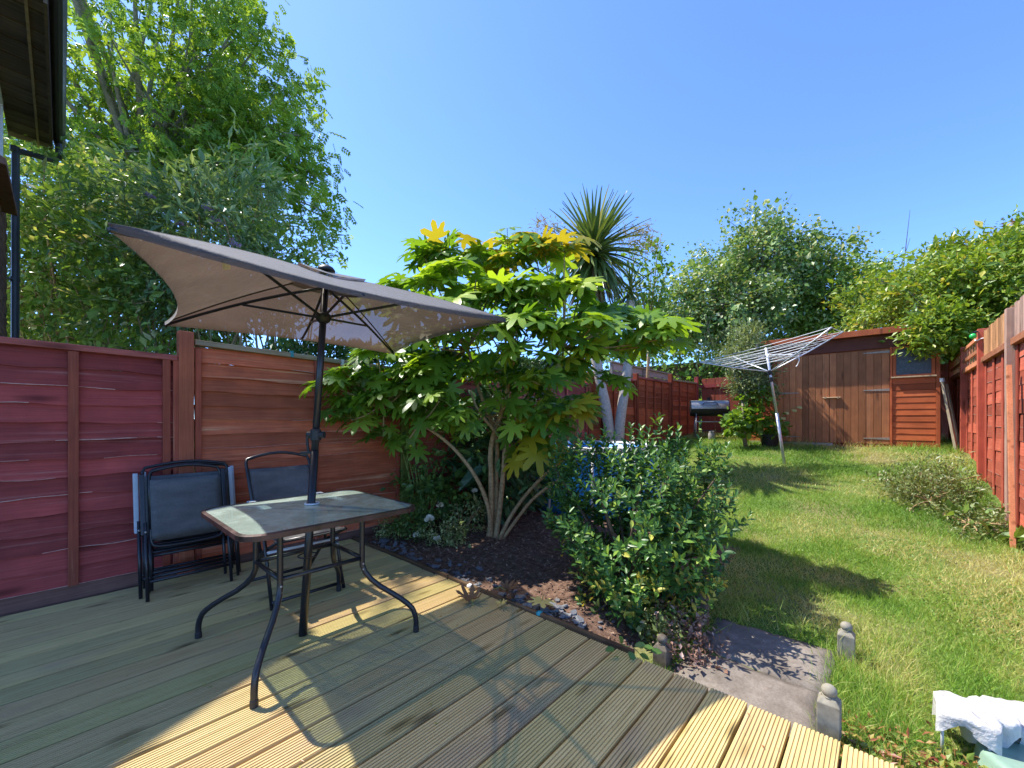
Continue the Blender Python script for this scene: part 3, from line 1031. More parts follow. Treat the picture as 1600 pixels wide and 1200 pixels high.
for dn, (x0, x1) in enumerate(((DX0, (DX0 + DX1) / 2 - .003), ((DX0 + DX1) / 2 + .003, DX1))):
    d = MB().box((x0, SY + .002, DZ0), (x1, SY + .026, DZ1)).build('door', MAT['shed_door'], shed)
    d['label'] = 'left leaf of the shed double door' if dn == 0 else 'right leaf of the shed double door with the bolt'
    n = 8
    for i in range(n):
        a = x0 + (x1 - x0) * i / n
        b = x0 + (x1 - x0) * (i + 1) / n
        MB().box((a + .003, SY - .012 + random.uniform(-.002, .002), DZ0), (b - .003, SY + .001, DZ1)).build('plank', MAT['shed_door'], d, bevel=.002)
    hx = x0 if dn == 0 else x1
    sg = 1 if dn == 0 else -1
    for z in (DZ0 + .10, DZ0 + .98, DZ1 - .05):
        MB().add([(hx, SY - .02, z - .022), (hx + sg * .36, SY - .02, z - .008), (hx + sg * .36, SY - .02, z + .008), (hx, SY - .02, z + .022),
                  (hx, SY - .0125, z - .022), (hx + sg * .36, SY - .0125, z - .008), (hx + sg * .36, SY - .0125, z + .008), (hx, SY - .0125, z + .022)],
                 [(0, 1, 2, 3), (7, 6, 5, 4), (4, 5, 1, 0), (5, 6, 2, 1), (6, 7, 3, 2), (7, 4, 0, 3)]).build('hinge', MAT['steel'], d)
mx_ = (DX0 + DX1) / 2
hb = MB()
hb.box((mx_ - .09, SY - .035, 1.60), (mx_ + .17, SY - .014, 1.625))
hb.tube([(mx_ - .10, SY - .042, 1.615), (mx_ + .17, SY - .042, 1.615)], .011)
hb.box((mx_ - .07, SY - .055, 1.595), (mx_ - .05, SY - .014, 1.635))
hb.box((mx_ + .12, SY - .055, 1.595), (mx_ + .14, SY - .014, 1.635))
hb.build('bolt', MAT['cap_bare'], shed)
MB().box((SX0 + .1, SY - .04, SZ - .12), (DX1 - .8, SY - .005, SZ + .02)).build('plinth', MAT['mortar'], shed)
MB().box((DX1 - .79, SY - .03, SZ - .12), (SX1, SY - .005, SZ - .003)).build('plinth', MAT['fence_dull'], shed)

for k_, (a, b) in enumerate(((at(1472, 592, 6.9), at(1494, 682, 6.75)), (at(1478, 600, 7.05), at(1499, 690, 6.9)))):
    t = thing('timber_length', b, ['paler timber length with a white capped end leaning between shed and right fence', 'second timber length leaning just behind the white capped one'][k_], 'timber', 'timber lengths leaning beside the shed')
    bb = np.array(b)
    bb[2] = float(H(b[0], b[1]))
    MB().beam(a, bb, .06, .035).build('plank', MAT['pale_timber'], t, bevel=.003)
    d = (np.array(a) - bb)
    d /= np.linalg.norm(d)
    if k_ == 0:
        MB().beam(np.array(a) - d * .05, np.array(a) + d * .012, .07, .045).build('end_cap', MAT['white_plastic'], t, bevel=.004)

# ------------------------------------------------------------------ neighbouring house on the left
HX0, HX1, HY = -8.05, -5.28, -.46  # right end cut short out of view so that sun reaches the deck
EZ = 4.80
house = thing('brick_house', (HX0, HY, 0), 'brick house with dark timber eaves at the left edge behind the fence', 'house')
MB().box((HX0, HY - 6, -.2), (HX1, HY - .03, EZ)).build('wall', MAT['mortar'], house)
wx0, wx1, wz0, wz1 = -7.35, -6.15, 3.72, 4.78
# brick courses of the garden front and the end corner that the photo shows
nbk = 0
bmesh_ = MB().box((-.1075, -.022, -.0325), (.1075, .022, .0325)).V
for r in range(32, 60):
    z = 1.62 + (r - 32) * .075
    if z > EZ - .2:
        break
    off = .1125 if r % 2 else 0
    x = HX0 + .11 + off
    while x < -5.75:
        if not (wx0 - .16 < x < wx1 + .16 and z > wz0 - .20):
            if nbk == 0:
                bo = MB().box((x - .1075, HY - .04, z), (x + .1075, HY, z + .065)).build('brick', MAT['brick'], house, base=(x, HY - .02, z + .03))
                bme = bo.data
            else:
                o = D.objects.new('brick', bme)
                o.location = (x - HX0, -.02 + random.uniform(-.002, .002), z + .03)
                link(o, house)
            nbk += 1
        x += .225
win = MB()
for a, b in (((wx0, wz0), (wx0 + .07, wz1)), ((wx1 - .07, wz0), (wx1, wz1)), ((wx0 + .07, wz1 - .07), (wx1 - .07, wz1)), ((wx0 + .07, wz0), (wx1 - .07, wz0 + .07)), (((wx0 + wx1) / 2 - .04, wz0 + .07), ((wx0 + wx1) / 2 + .04, wz1 - .07))):
    win.box((a[0], HY - .06, a[1]), (b[0], HY + .012, b[1]))
wf = win.build('window', MAT['upvc'], house, bevel=.004)
MB().box((wx0 + .07, HY - .045, wz0 + .07), (wx1 - .07, HY - .040, wz1 - .07)).build('pane', MAT['pane'], wf)
m = MB()
m.add([(wx0 - .12, HY - .02, wz0 - .03), (wx1 + .12, HY - .02, wz0 - .03), (wx1 + .12, HY + .11, wz0 - .10), (wx0 - .12, HY + .11, wz0 - .10),
       (wx0 - .12, HY - .02, wz0 - .15), (wx1 + .12, HY - .02, wz0 - .15), (wx1 + .12, HY + .11, wz0 - .16), (wx0 - .12, HY + .11, wz0 - .16)],
      [(0, 3, 2, 1), (4, 5, 6, 7), (0, 1, 5, 4), (1, 2, 6, 5), (2, 3, 7, 6), (3, 0, 4, 7)])
m.build('sill', MAT['brick'], wf, bevel=.006)
GYH = -.065      # gutter line
x = HX0 - .12
i = 0
while x < HX1:
    MB().box((x, HY + .0, EZ - .02 + .012 * (i % 2)), (x + .135, GYH - .02, EZ + .01 + .012 * (i % 2))).build('soffit_board', MAT['soffit'], house)
    x += .14
    i += 1
MB().box((HX0 - .13, GYH - .045, EZ - .06), (HX1, GYH - .02, EZ + .12)).build('fascia', MAT['soffit'], house)
MB().box((HX0 - .13, GYH - .155, EZ - .045), (HX1, GYH - .135, EZ - .022)).build('batten', MAT['cap_bare'], house)
roof = MB()
roof.add([(HX0 - .2, GYH + .05, EZ + .13), (HX1, GYH + .05, EZ + .13), (HX1, HY - 3.2, EZ + 2.5), (HX0 - .2, HY - 3.2, EZ + 2.5),
          (HX0 - .2, GYH + .05, EZ + .09), (HX1, GYH + .05, EZ + .09), (HX1, HY - 3.2, EZ + 2.42), (HX0 - .2, HY - 3.2, EZ + 2.42)],
         [(0, 1, 2, 3), (7, 6, 5, 4), (4, 5, 1, 0), (5, 6, 2, 1), (6, 7, 3, 2), (7, 4, 0, 3)])
roof.add([(HX0 - .2, HY - 3.2, EZ + 2.5), (HX1, HY - 3.2, EZ + 2.5), (HX1, HY - 6.2, EZ + .1), (HX0 - .2, HY - 6.2, EZ + .1)], [(0, 1, 2, 3)])
roof.build('roof', MAT['tile'], house)
g = MB()
n = 7
V, F = [], []
for xx in (HX0 - .16, HX1):
    for rr in (.056, .050):
        for j in range(n):
            a = math.pi * j / (n - 1)
            V.append((xx, GYH + .04 + rr * math.cos(a), EZ + .09 - rr * math.sin(a)))
for j in range(n - 1):
    F += [(j, j + 1, 2 * n + j + 1, 2 * n + j), (n + j + 1, n + j, 3 * n + j, 3 * n + j + 1)]
F += [(0, n, 3 * n, 2 * n), (n - 1, 2 * n + n - 1, 3 * n + n - 1, 2 * n - 1)]
g.add(V, F)
g.build('gutter', MAT['grey_pipe'], house)
dx = HX0 + .03
dp = MB()
dp.tube([(dx - .05, GYH + .035, EZ + .06), (dx - .05, GYH + .035, EZ - .14), (dx - .05, GYH - .0, EZ - .20), (dx - .05, HY + .10, EZ - .22), (dx - .05, HY + .065, EZ - .27), (dx - .05, HY + .06, 1.0)], .036, 10)
for z in (EZ - .21, 2.95):
    dp.tube([(dx - .05, HY + .06, z - .03), (dx - .05, HY + .06, z + .03)], .044, 10)
dp.box((dx - .10, HY - .02, 2.94), (dx, HY + .07, 2.96))
dp.build('downpipe', MAT['grey_pipe'], house, smooth=False)


# ------------------------------------------------------------------ garden table
TX0, TX1, TY0, TY1, TZ = -2.725, -1.905, .485, 1.350, .72
table = thing('garden_table', ((TX0 + TX1) / 2, (TY0 + TY1) / 2, 0), 'square glass topped patio table with splayed black legs and a parasol through it', 'table')


def rrect(x0, x1, y0, y1, r, n=5):
    P = []
    for cx, cy, a0 in ((x1 - r, y1 - r, 0), (x0 + r, y1 - r, 90), (x0 + r, y0 + r, 180), (x1 - r, y0 + r, 270)):
        for i in range(n + 1):
            a = math.radians(a0 + 90 * i / n)
            P.append((cx + r * math.cos(a), cy + r * math.sin(a)))
    return P


outer, inner = rrect(TX0, TX1, TY0, TY1, .10), rrect(TX0 + .016, TX1 - .016, TY0 + .016, TY1 - .016, .088)
k_ = len(outer)
m = MB()
V = [(x, y, TZ - .026) for x, y in outer] + [(x, y, TZ - .004) for x, y in outer] + [(x, y, TZ + .001) for x, y in inner] + [(x, y, TZ - .026) for x, y in inner]
F = []
for a, b in ((0, 1), (1, 2), (2, 3), (3, 0)):
    for j in range(k_):
        F.append((a * k_ + j, a * k_ + (j + 1) % k_, b * k_ + (j + 1) % k_, b * k_ + j))
m.add(V, F)
m.build('rim', MAT['table_rim'], table)
m = MB()
gl = rrect(TX0 + .0165, TX1 - .0165, TY0 + .0165, TY1 - .0165, .087)
m.add([(x, y, TZ - .004) for x, y in gl], [tuple(range(k_))])
m.build('glass_top', MAT['table_glass'], table)
LX0, LX1, LY0, LY1 = -2.50, -2.135, .70, 1.115
feet = {(0, 0): (-2.784, .502), (1, 0): (-1.944, .538), (1, 1): (-1.958, 1.345), (0, 1): (-2.82, 1.30)}


def smooth_path(P, it=2):
    P = [Vector(p) for p in P]
    for _ in range(it):
        Q = [P[0]]
        for i in range(len(P) - 1):
            Q += [P[i] * .75 + P[i + 1] * .25, P[i] * .25 + P[i + 1] * .75]
        Q.append(P[-1])
        P = Q
    return P


for (i, j), f in feet.items():
    x, y = (LX0, LX1)[i], (LY0, LY1)[j]
    fx, fy = f
    P = [(x, y, TZ - .03), (x, y, .50), (x, y, .335), (x + (fx - x) * .88, y + (fy - y) * .88, .165), (fx, fy, .09), (fx, fy, .005)]
    lg = MB().tube(smooth_path(P, 2), .0145, 10).build('leg', MAT['black_metal'], table, smooth=True)
    MB().lathe((fx, fy, 0), [(.013, 0), (.0165, .003), (.0165, .03), (.0145, .034)], 10).build('foot_cap', MAT['black_plastic'], lg)
    for z in (.405, .375):
        MB().lathe((x + .0135 * (1 if i else -1), y, z), [(.0055, 0), (.0055, .003), (.003, .005)], 8, (1 if i else -1, 0, 0)).build('bolt', MAT['silver'], lg)
zr = .435
for p in (((LX0, LY0), (LX1, LY0)), ((LX1, LY0), (LX1, LY1)), ((LX1, LY1), (LX0, LY1)), ((LX0, LY1), (LX0, LY0))):
    (ax, ay), (bx_, by_) = p
    d = Vector((bx_ - ax, by_ - ay, 0)).normalized() * .012
    MB().tube([(ax + d.x, ay + d.y, zr), ((ax + bx_) / 2, (ay + by_) / 2, zr), (bx_ - d.x, by_ - d.y, zr)], .0115, 8).build('crossbar', MAT['black_metal'], table, smooth=True)
for y in (LY0, LY1):
    MB().box((LX0 - .02, y - .014, TZ - .034), (LX1 + .02, y + .014, TZ - .012)).build('top_support', MAT['black_metal'], table)
for x in (LX0, LX1):
    MB().box((x - .012, LY0 + .015, TZ - .032), (x + .012, LY1 - .015, TZ - .014)).build('top_support', MAT['black_metal'], table)
MB().tube([(-2.41 + .036 * math.cos(a), .956 + .036 * math.sin(a), TZ + .002) for a in np.linspace(0, 2 * math.pi, 17)], .005, 6, False).build('hole_ring', MAT['grey_plastic'], table, smooth=True)
MB().tube([(-2.40 + .05 * math.cos(a), .93 + .05 * math.sin(a), zr) for a in np.linspace(0, 2 * math.pi, 17)] , .004, 6, False).build('pole_ring', MAT['black_metal'], table)

# ------------------------------------------------------------------ parasol
PB, PT = Vector((-2.388, .898, 0)), Vector((-2.443, 1.05, 2.06))
par = thing('parasol', PB, 'open taupe rectangular parasol on a black crank pole standing through the glass table', 'parasol')
pdir = (PT - PB).normalized()
on = lambda z: PB + pdir * (z / pdir.z)
MB().tube([on(.002), on(1.02)], .0215, 14).build('lower_pole', MAT['black_metal'], par, smooth=True)
MB().tube([on(1.0), on(2.03)], .019, 14).build('upper_pole', MAT['black_metal'], par, smooth=True)
cr = MB()
cz = on(1.11)
cr.lathe(cz - Vector((.0, .0, .035)), [(.024, 0), (.029, .006), (.029, .06), (.024, .07)], 12)
toL = Vector((-_c, -_s, 0))
cr.tube([cz, cz + toL * .045], .021, 10)
cr.tube([cz - toL * .02, cz - toL * .05], .02, 10)
hnd = cr.build('crank_housing', MAT['black_plastic'], par)
c2 = MB().tube([cz + toL * .05 + Vector((0, 0, .012)), cz + toL * .048 - Vector((0, 0, .05)), cz + toL * .04 - Vector((0, 0, .10))], .008, 8)
c2.tube([cz + toL * .02 - Vector((0, 0, .10)), cz + toL * .085 - Vector((0, 0, .104))], .009, 8)
c2.build('crank_handle', MAT['black_plastic'], hnd)

CA, CB, CC, CD = Vector((-1.629, .090, 1.758)), Vector((-3.314, .428, 1.805)), Vector((-1.545, 1.644, 1.757)), Vector((-3.231, 1.983, 1.800))
AP = Vector((-2.443, 1.05, 2.055))


def canopy_panel(c0, c1, v0, v1, pull, n=14, k=8, ap=AP, zoff=0.0):
    V, F = [], []
    mid = (c0 + c1) / 2
    inw = (Vector((ap.x, ap.y, mid.z)) - mid)
    for a in range(k + 1):
        v = v0 + (v1 - v0) * a / k
        for b in range(n + 1):
            u = b / n
            e = c0.lerp(c1, u) + inw * (pull * 4 * u * (1 - u)) * (v ** 1.5)
            p = ap.lerp(e, v)
            p.z += -.030 * math.sin(math.pi * v) * 4 * u * (1 - u) + zoff + .02 * math.sin(math.pi * v)
            V.append(p)
    for a in range(k):
        for b in range(n):
            i = a * (n + 1) + b
            F.append((i, i + 1, i + n + 2, i + n + 1))
    return V, F


cn = None
for c0, c1 in ((CA, CB), (CB, CD), (CD, CC), (CC, CA)):
    V, F = canopy_panel(c0, c1, .17, 1.0, .13)
    # hem: folded strip along the edge
    n = 14
    b0 = len(V)
    for b in range(n + 1):
        q = V[8 * (n + 1) + b]
        V.append(Vector((q.x, q.y, q.z - .022)))
    for b in range(n):
        F.append((8 * (n + 1) + b, 8 * (n + 1) + b + 1, b0 + b + 1, b0 + b))
    o = MB().add(V, F).build('canopy_panel', MAT['canopy'], par, smooth=True)
for c0, c1 in ((CA, CB), (CB, CD), (CD, CC), (CC, CA)):
    V, F = canopy_panel(c0, c1, .0, .235, .10, 8, 3, AP + Vector((0, 0, .014)), .005)
    MB().add(V, F).build('vent_flap', MAT['canopy'], par, smooth=True)
MB().lathe(AP + Vector((0, 0, .02)), [(.05, 0), (.05, .008), (.04, .022), (.02, .034), (.004, .038)], 16).build('top_cap', MAT['black_plastic'], par, smooth=True)
RUN = on(1.80)
MB().lathe(RUN - Vector((0, 0, .035)), [(.024, 0), (.036, .01), (.045, .03), (.045, .045), (.024, .06)], 14).build('runner', MAT['black_plastic'], par, smooth=True)
MB().lathe(on(1.985), [(.022, 0), (.04, .01), (.04, .035), (.02, .045)], 14).build('hub', MAT['black_plastic'], par)
for c in (CA, CB, CC, CD):
    a = on(2.0)
    tip = c + Vector((0, 0, -.012))
    P = []
    for i in range(9):
        v = i / 8
        p = a.lerp(tip, v)
        p.z += .02 * math.sin(math.pi * v) - .014 * (1 - v) - .008
        P.append(p)
    rb = MB().tube(P, .0085, 6).build('rib', MAT['black_metal'], par, smooth=True)
    q = P[4] - Vector((0, 0, .008))
    d = (q - RUN)
    MB().tube([RUN + Vector((d.x, d.y, 0)).normalized() * .04, q], .0075, 6).build('strut', MAT['black_metal'], rb)
for c0, c1 in ((CA, CC), (CB, CD)):
    mid = (c0 + c1) / 2
    mid = mid.lerp(Vector((AP.x, AP.y, mid.z)), .13)
    a = on(2.0)
    P = [a.lerp(mid, v) + Vector((0, 0, -.045 * math.sin(math.pi * v) + .02 * math.sin(math.pi * v) - .012)) for v in np.linspace(0, 1, 8)]
    rb = MB().tube(P, .0085, 6).build('rib', MAT['black_metal'], par, smooth=True)
    q = P[4]
    d = (q - RUN)
    MB().tube([RUN + Vector((d.x, d.y, 0)).normalized() * .04, q], .0075, 6).build('strut', MAT['black_metal'], rb)
for c in (CA, CB, CC, CD):
    P = []
    for i in range(12):
        v = .2 + .8 * i / 11
        q = AP.lerp(c, v)
        q.z += .02 * math.sin(math.pi * v) - .0045
        P.append(q)
    MB().tube(P, .005, 5).build('seam', MAT['seam'], par, smooth=True)
pt = Vector(at(352, 404, 1.62))
tagm = MB()
s_ = Vector((_c, _s, 0))
tagm.add([pt - s_ * .014, pt + s_ * .014, pt + s_ * .018 - Vector((0, 0, .042)), pt - s_ * .009 - Vector((0, 0, .044)),
          pt - s_ * .014 + Vector((0, .002, 0)), pt + s_ * .014 + Vector((0, .002, 0)), pt + s_ * .018 + Vector((0, .002, -.042)), pt - s_ * .009 + Vector((0, .002, -.044))],
         [(3, 2, 1, 0), (4, 5, 6, 7), (0, 1, 5, 4), (2, 3, 7, 6), (1, 2, 6, 5), (3, 0, 4, 7)])
tagm.build('care_tag', MAT['pale_timber'], par)

# ------------------------------------------------------------------ chairs


def cloth_panel(p00, p10, p01, p11, nrm, wave, n=10, k=10, th=.006, rip=0):
    """textile sheet between four corners with sag and ripples, with thickness"""
    p00, p10, p01, p11, nrm = map(Vector, (p00, p10, p01, p11, nrm))
    V, F = [], []
    for a in range(k + 1):
        v = a / k
        for b in range(n + 1):
            u = b / n
            p = p00.lerp(p10, u).lerp(p01.lerp(p11, u), v)
            d = wave * 4 * u * (1 - u) * (.4 + .6 * math.sin(math.pi * v)) + rip * math.sin(v * 17) * 4 * u * (1 - u)
            V.append(p + nrm * d)
    b0 = len(V)
    V += [p - nrm * th for p in V]
    for a in range(k):
        for b in range(n):
            i = a * (n + 1) + b
            F.append((i, i + 1, i + n + 2, i + n + 1))
            F.append((b0 + i + n + 1, b0 + i + n + 2, b0 + i + 1, b0 + i))
    for b in range(n):
        F.append((b0 + b, b0 + b + 1, b + 1, b))
        i = k * (n + 1) + b
        F.append((i, i + 1, b0 + i + 1, b0 + i))
    for a in range(k):
        i = a * (n + 1)
        F.append((i, i + n + 1, b0 + i + n + 1, b0 + i))
        i += n
        F.append((b0 + i, b0 + i + n + 1, i + n + 1, i))
    return MB().add(V, F)


def folded_chair(xf, xt, y0, y1, h, label, arm, tops=1.0):
    """a folded chair leaning: foot at xf, top at xt (x), spanning y0..y1"""
    t = thing('folding_chair', (xf, (y0 + y1) / 2, 0), label, 'chair', 'folded chairs leaning on the fence')
    L = lambda z, off=0.0: xf + (xt - xf) * z / h + off
    w_ = y1 - y0
    bo = .016
    arch = [(L(.45), y0 + .02, .45), (L(h * .94), y0 + .02, h * .935), (L(h), y0 + .035, h * .965)]
    for i in range(1, 8):
        u = i / 8
        arch.append((L(h), y0 + .035 + (w_ - .07) * u, h * (.965 + .035 * math.sin(math.pi * u))))
    arch += [(L(h), y1 - .035, h * .965), (L(h * .94), y1 - .02, h * .935), (L(.45), y1 - .02, .45)]
    # lower bend of the same frame
    lowb = [(L(.45), y0 + .02, .45), (L(.38), y0 + .02, .36), (L(.33), y0 + .05, .325), (L(.33), y1 - .05, .325), (L(.36), y1 - .02, .36), (L(.45), y1 - .02, .45)]
    MB().tube(arch, .0105, 8).build('back_frame', MAT['black_metal'], t, smooth=True)
    MB().tube(smooth_path(lowb, 2), .0105, 8).build('seat_frame', MAT['black_metal'], t, smooth=True)
    ytop = h * .90
    cloth_panel((L(.385, bo), y0 + .022, .385), (L(.385, bo), y1 - .022, .385), (L(ytop, bo), y0 + .022, ytop), (L(ytop, bo), y1 - .022, ytop), (1, 0, 0), .012, rip=.003).build('backrest', MAT['mesh_fabric'], t, smooth=True)
    cloth_panel((L(.36, -.028), y0 + .03, .36), (L(.36, -.028), y1 - .03, .36), (L(.74, -.02), y0 + .03, .74), (L(.74, -.02), y1 - .03, .74), (1, 0, 0), -.01).build('seat', MAT['mesh_fabric'], t, smooth=True)
    for y in (y0 - .008, y1 + .008):
        MB().tube([(L(0, .012), y, .003), (L(.5, .008), y, .5)], .0105, 8).build('leg', MAT['black_metal'], t, smooth=True)
        yi = y + (.026 if y < y0 else -.026)
        MB().tube([(L(.03, -.035), yi, .05), (L(.42, -.02), yi, .42)], .0105, 8).build('leg', MAT['black_metal'], t, smooth=True)
        a = MB().box((L(.45, -.03), y - .022, .42), (L(.45, .012), y + .004, .42 + .40))
        for i_, v in enumerate(a.V):
            a.V[i_] = (v[0] + (xt - xf) / h * (v[2] - .45), v[1], v[2])
        a.build('armrest', MAT[arm], t, bevel=.004)
        MB().lathe((L(.44, .012), y, .44), [(.007, 0), (.007, .012), (.003, .015)], 8, (1, 0, 0)).build('bolt', MAT['silver'], t)
    for z, o_ in ((.27, -.03), (.12, .008), (.135, -.03)):
        MB().tube([(L(z, o_), y0, z), (L(z, o_), y1, z)], .0105, 8).build('stretcher', MAT['black_metal'], t, smooth=True)
    return t


folded_chair(-3.585, -3.80, .385, .835, .865, 'front folded charcoal chair with black mesh back leaning nearest the table', 'black_metal')
folded_chair(-3.68, -3.885, .36, .90, .885, 'folded charcoal chair sandwiched in the middle of the leaning stack, pale side arm showing', 'grey_plastic')
folded_chair(-3.765, -3.955, .41, .93, .86, 'rearmost folded charcoal chair of the stack, closest to the fence', 'grey_plastic')

t = thing('folding_chair', (-3.1, 1.12, 0), 'opened grey mesh folding chair behind the glass table', 'chair')
y0, y1 = .885, 1.345
bx0, bz0, bx1, bz1 = -3.17, .42, -3.46, .94
BL = lambda z: bx0 + (bx1 - bx0) * (z - bz0) / (bz1 - bz0)
arch = [(BL(.30), y0 + .012, .30), (BL(.88), y0 + .012, .88), (BL(.905), y0 + .02, .905)]
for i in range(1, 8):
    u = i / 8
    arch.append((BL(.93), y0 + .02 + (y1 - y0 - .04) * u, .905 + .04 * math.sin(math.pi * u)))
arch += [(BL(.905), y1 - .02, .905), (BL(.88), y1 - .012, .88), (BL(.30), y1 - .012, .30)]
MB().tube(arch, .0115, 8).build('back_frame', MAT['black_metal'], t, smooth=True)
cloth_panel((BL(.46), y0 + .014, .46), (BL(.46), y1 - .014, .46), (BL(.84), y0 + .014, .84), (BL(.84), y1 - .014, .84), (.87, 0, .48), -.02, rip=.002).build('backrest', MAT['mesh_fabric'], t, smooth=True)
cloth_panel((-2.77, y0 + .02, .445), (-2.77, y1 - .02, .445), (-3.19, y0 + .02, .41), (-3.19, y1 - .02, .41), (0, 0, 1), -.02).build('seat', MAT['mesh_fabric'], t, smooth=True)
for y in (y0, y1):
    MB().tube([(-2.84, y, .003), (-2.98, y, .40), (-3.18, y, .615)], .0115, 8).build('leg', MAT['black_metal'], t, smooth=True)
    MB().tube([(-3.42, y + (.02 if y < 1 else -.02), .003), (-3.1, y + (.02 if y < 1 else -.02), .30), (-2.78, y + (.02 if y < 1 else -.02), .44)], .0115, 8).build('leg', MAT['black_metal'], t, smooth=True)
    MB().box((-3.28, y - .024, .612), (-2.86, y + .024, .632)).build('armrest', MAT['grey_plastic'], t, bevel=.006)
for (x, z) in ((-2.845, .045), (-2.80, .43), (-3.40, .03)):
    MB().tube([(x, y0, z), (x, y1, z)], .0115, 8).build('stretcher', MAT['black_metal'], t, smooth=True)
for z in (.34, .30):
    MB().tube([(-2.93, y0, z), (-2.93, y1, z)], .009, 8).build('stretcher', MAT['grey_plastic'], t, smooth=True)

# pegs and oddments on the fence top
for (px_, py_, mt, lab) in ((456, 553, 'teal_plastic', 'small teal clip on the bare fence top left of the parasol pole'), (535, 566, 'white_plastic', 'small white clip on the bare fence top right of the parasol pole'), (591, 572, 'pale_leaf', 'small orange yellow clip on the fence top near the shrub leaves')):
    Yp = 4.0 / (_s - _c * (px_ - 800) / FPX)
    p = at(px_, py_, Yp)
    t = thing('clothes_peg', p, lab, 'clip')
    mm = MB()
    mm.box((p[0] - .012, p[1] - .014, p[2] - .03), (p[0] - .003, p[1] + .014, p[2] + .028))
    mm.box((p[0] + .004, p[1] - .012, p[2] - .03), (p[0] + .012, p[1] + .012, p[2] + .026))
    mm.tube([(p[0] - .01, p[1], p[2]), (p[0] + .014, p[1], p[2])], .008, 8)
    mm.build('clip_body', MAT[mt], t)

# ------------------------------------------------------------------ short newel posts beside the path
# px, py of foot centre are turned into places: near pair and far pair either side of the slabs
posts_ = [(-.86, 2.11, .165, 'stone', 'short dark newel post with ball top at the deck corner among brown leaves'),
          (-.85, 2.69, .235, 'stone', 'taller dark newel post with ball top at the grass edge beside the big shrub'),
          (-.155, 2.86, .19, 'pale_stone', 'sunlit short newel post standing in long grass beyond the slabs'),
          (-.165, 2.06, .23, 'pale_stone', 'thick pale newel post with leaf shadows right beside the deck end')]
for (x, y, h, mt, lab) in posts_:
    zb = -.11
    t = thing('newel_post', (x, y, zb), lab, 'post', 'short posts flanking the slab path')
    hw = .037
    ball = .027
    zt = zb + h + .02 - ball * 1.6
    m = MB()
    m.add([(x - hw, y - hw, zb), (x + hw, y - hw, zb), (x + hw, y + hw, zb), (x - hw, y + hw, zb),
           (x - hw, y - hw, zt - .02), (x + hw, y - hw, zt - .02), (x + hw, y + hw, zt - .02), (x - hw, y + hw, zt - .02),
           (x - hw * .6, y - hw * .6, zt), (x + hw * .6, y - hw * .6, zt), (x + hw * .6, y + hw * .6, zt), (x - hw * .6, y + hw * .6, zt)],
          [(0, 1, 5, 4), (1, 2, 6, 5), (2, 3, 7, 6), (3, 0, 4, 7), (4, 5, 9, 8), (5, 6, 10, 9), (6, 7, 11, 10), (7, 4, 8, 11), (8, 9, 10, 11), (3, 2, 1, 0)])
    m.build('shaft', MAT[mt], t, bevel=.003)
    MB().lathe((x, y, zt - .002), [(.026, 0), (.022, .006)] + [(ball * math.sin(a), -.002 + ball * .92 * (1 - math.cos(a))) for a in np.linspace(.75, math.pi - .05, 9)], 14).build('ball_finial', MAT[mt], t, smooth=True)

# ------------------------------------------------------------------ things in the near right corner
t = thing('covered_stand', at(1500, 1165, 1.57), 'small spindly stand draped with a crumpled white sheet at the lower right', 'covered stand')
c = np.array([.215, 2.33, -.1])


def drape(cx, cy, zt, rx, ry, drop, seed, n=26, k=12, square=0.0):
    r = random.Random(seed)
    ph = [r.uniform(0, 6.28) for _ in range(6)]
    V, F = [(cx, cy, zt + .01)], []
    for a in range(1, k + 1):
        v = a / k
        for b in range(n):
            th = 2 * math.pi * b / n
            rad = min(v * 1.55, 1.0) * (1 + .05 * math.sin(3 * th + ph[0]) + .16 * max(0, v - .6) * math.sin(5 * th + ph[1]))
            z = zt - (0 if v < .62 else ((v - .62) / .38) ** 1.1 * drop * (1 + .35 * math.sin(2 * th + ph[2]) + .15 * math.sin(5 * th + ph[3])))
            z += .016 * abs(math.sin(2 * th + ph[4] + v * 4)) * v + .012 * abs(math.sin(3.5 * th + ph[5] - v * 7)) * v - .025 * v + r.uniform(-.003, .003)
            sq = (1 / max(abs(math.cos(th)), abs(math.sin(th)))) ** square
            V.append((cx + rx * rad * sq * math.cos(th), cy + ry * rad * sq * math.sin(th), z - (sq - 1) * .06 * v))
    for b in range(n):
        F.append((0, 1 + b, 1 + (b + 1) % n))
    for a in range(k - 1):
        for b in range(n):
            i = 1 + a * n + b
            j = 1 + a * n + (b + 1) % n
            F.append((i, i + n, j + n, j))
    return MB().add(V, F)


drape(.235, 2.385, .075, .088, .095, .06, 4, 48, 14, .8).build('white_sheet', MAT['sack'], t, smooth=True)
drape(.30, 2.44, .07, .078, .085, .09, 17, 36, 12).build('white_sheet', MAT['sack'], t, smooth=True)
for (x_, y_) in ((.165, 2.315), (.285, 2.305), (.175, 2.455)):
    MB().tube([(x_, y_, .06), (x_, y_, -.03), (x_, y_, -.12)], .005, 8).build('leg', MAT['white_plastic'], t, smooth=True)
t = thing('rubble_sack', (.42, 2.56, -.1), 'bulging crumpled white sack lying at the right edge of the frame', 'sack')
drape(.42, 2.55, .035, .15, .12, .15, 9, 44, 16).build('sack_body', MAT['sack'], t, smooth=True)
t = thing('garden_tub', (.43, 2.35, -.1), 'upturned sage green plastic tub in the bottom right corner', 'tub')
m = MB().lathe((.43, 2.345, -.14), [(.19, 0), (.195, .012), (.185, .02), (.172, .10), (.163, .115), (.15, .119), (.135, .116), (.05, .112), (.01, .113)], 40)
m.build('tub_body', MAT['sage_plastic'], t, smooth=True)
MB().tube([(.43 + .19 * math.cos(a), 2.345 + .19 * math.sin(a), -.125) for a in np.linspace(0, 2 * math.pi, 33)], .008, 6, False).build('rolled_rim', MAT['sage_plastic'], t, smooth=True)

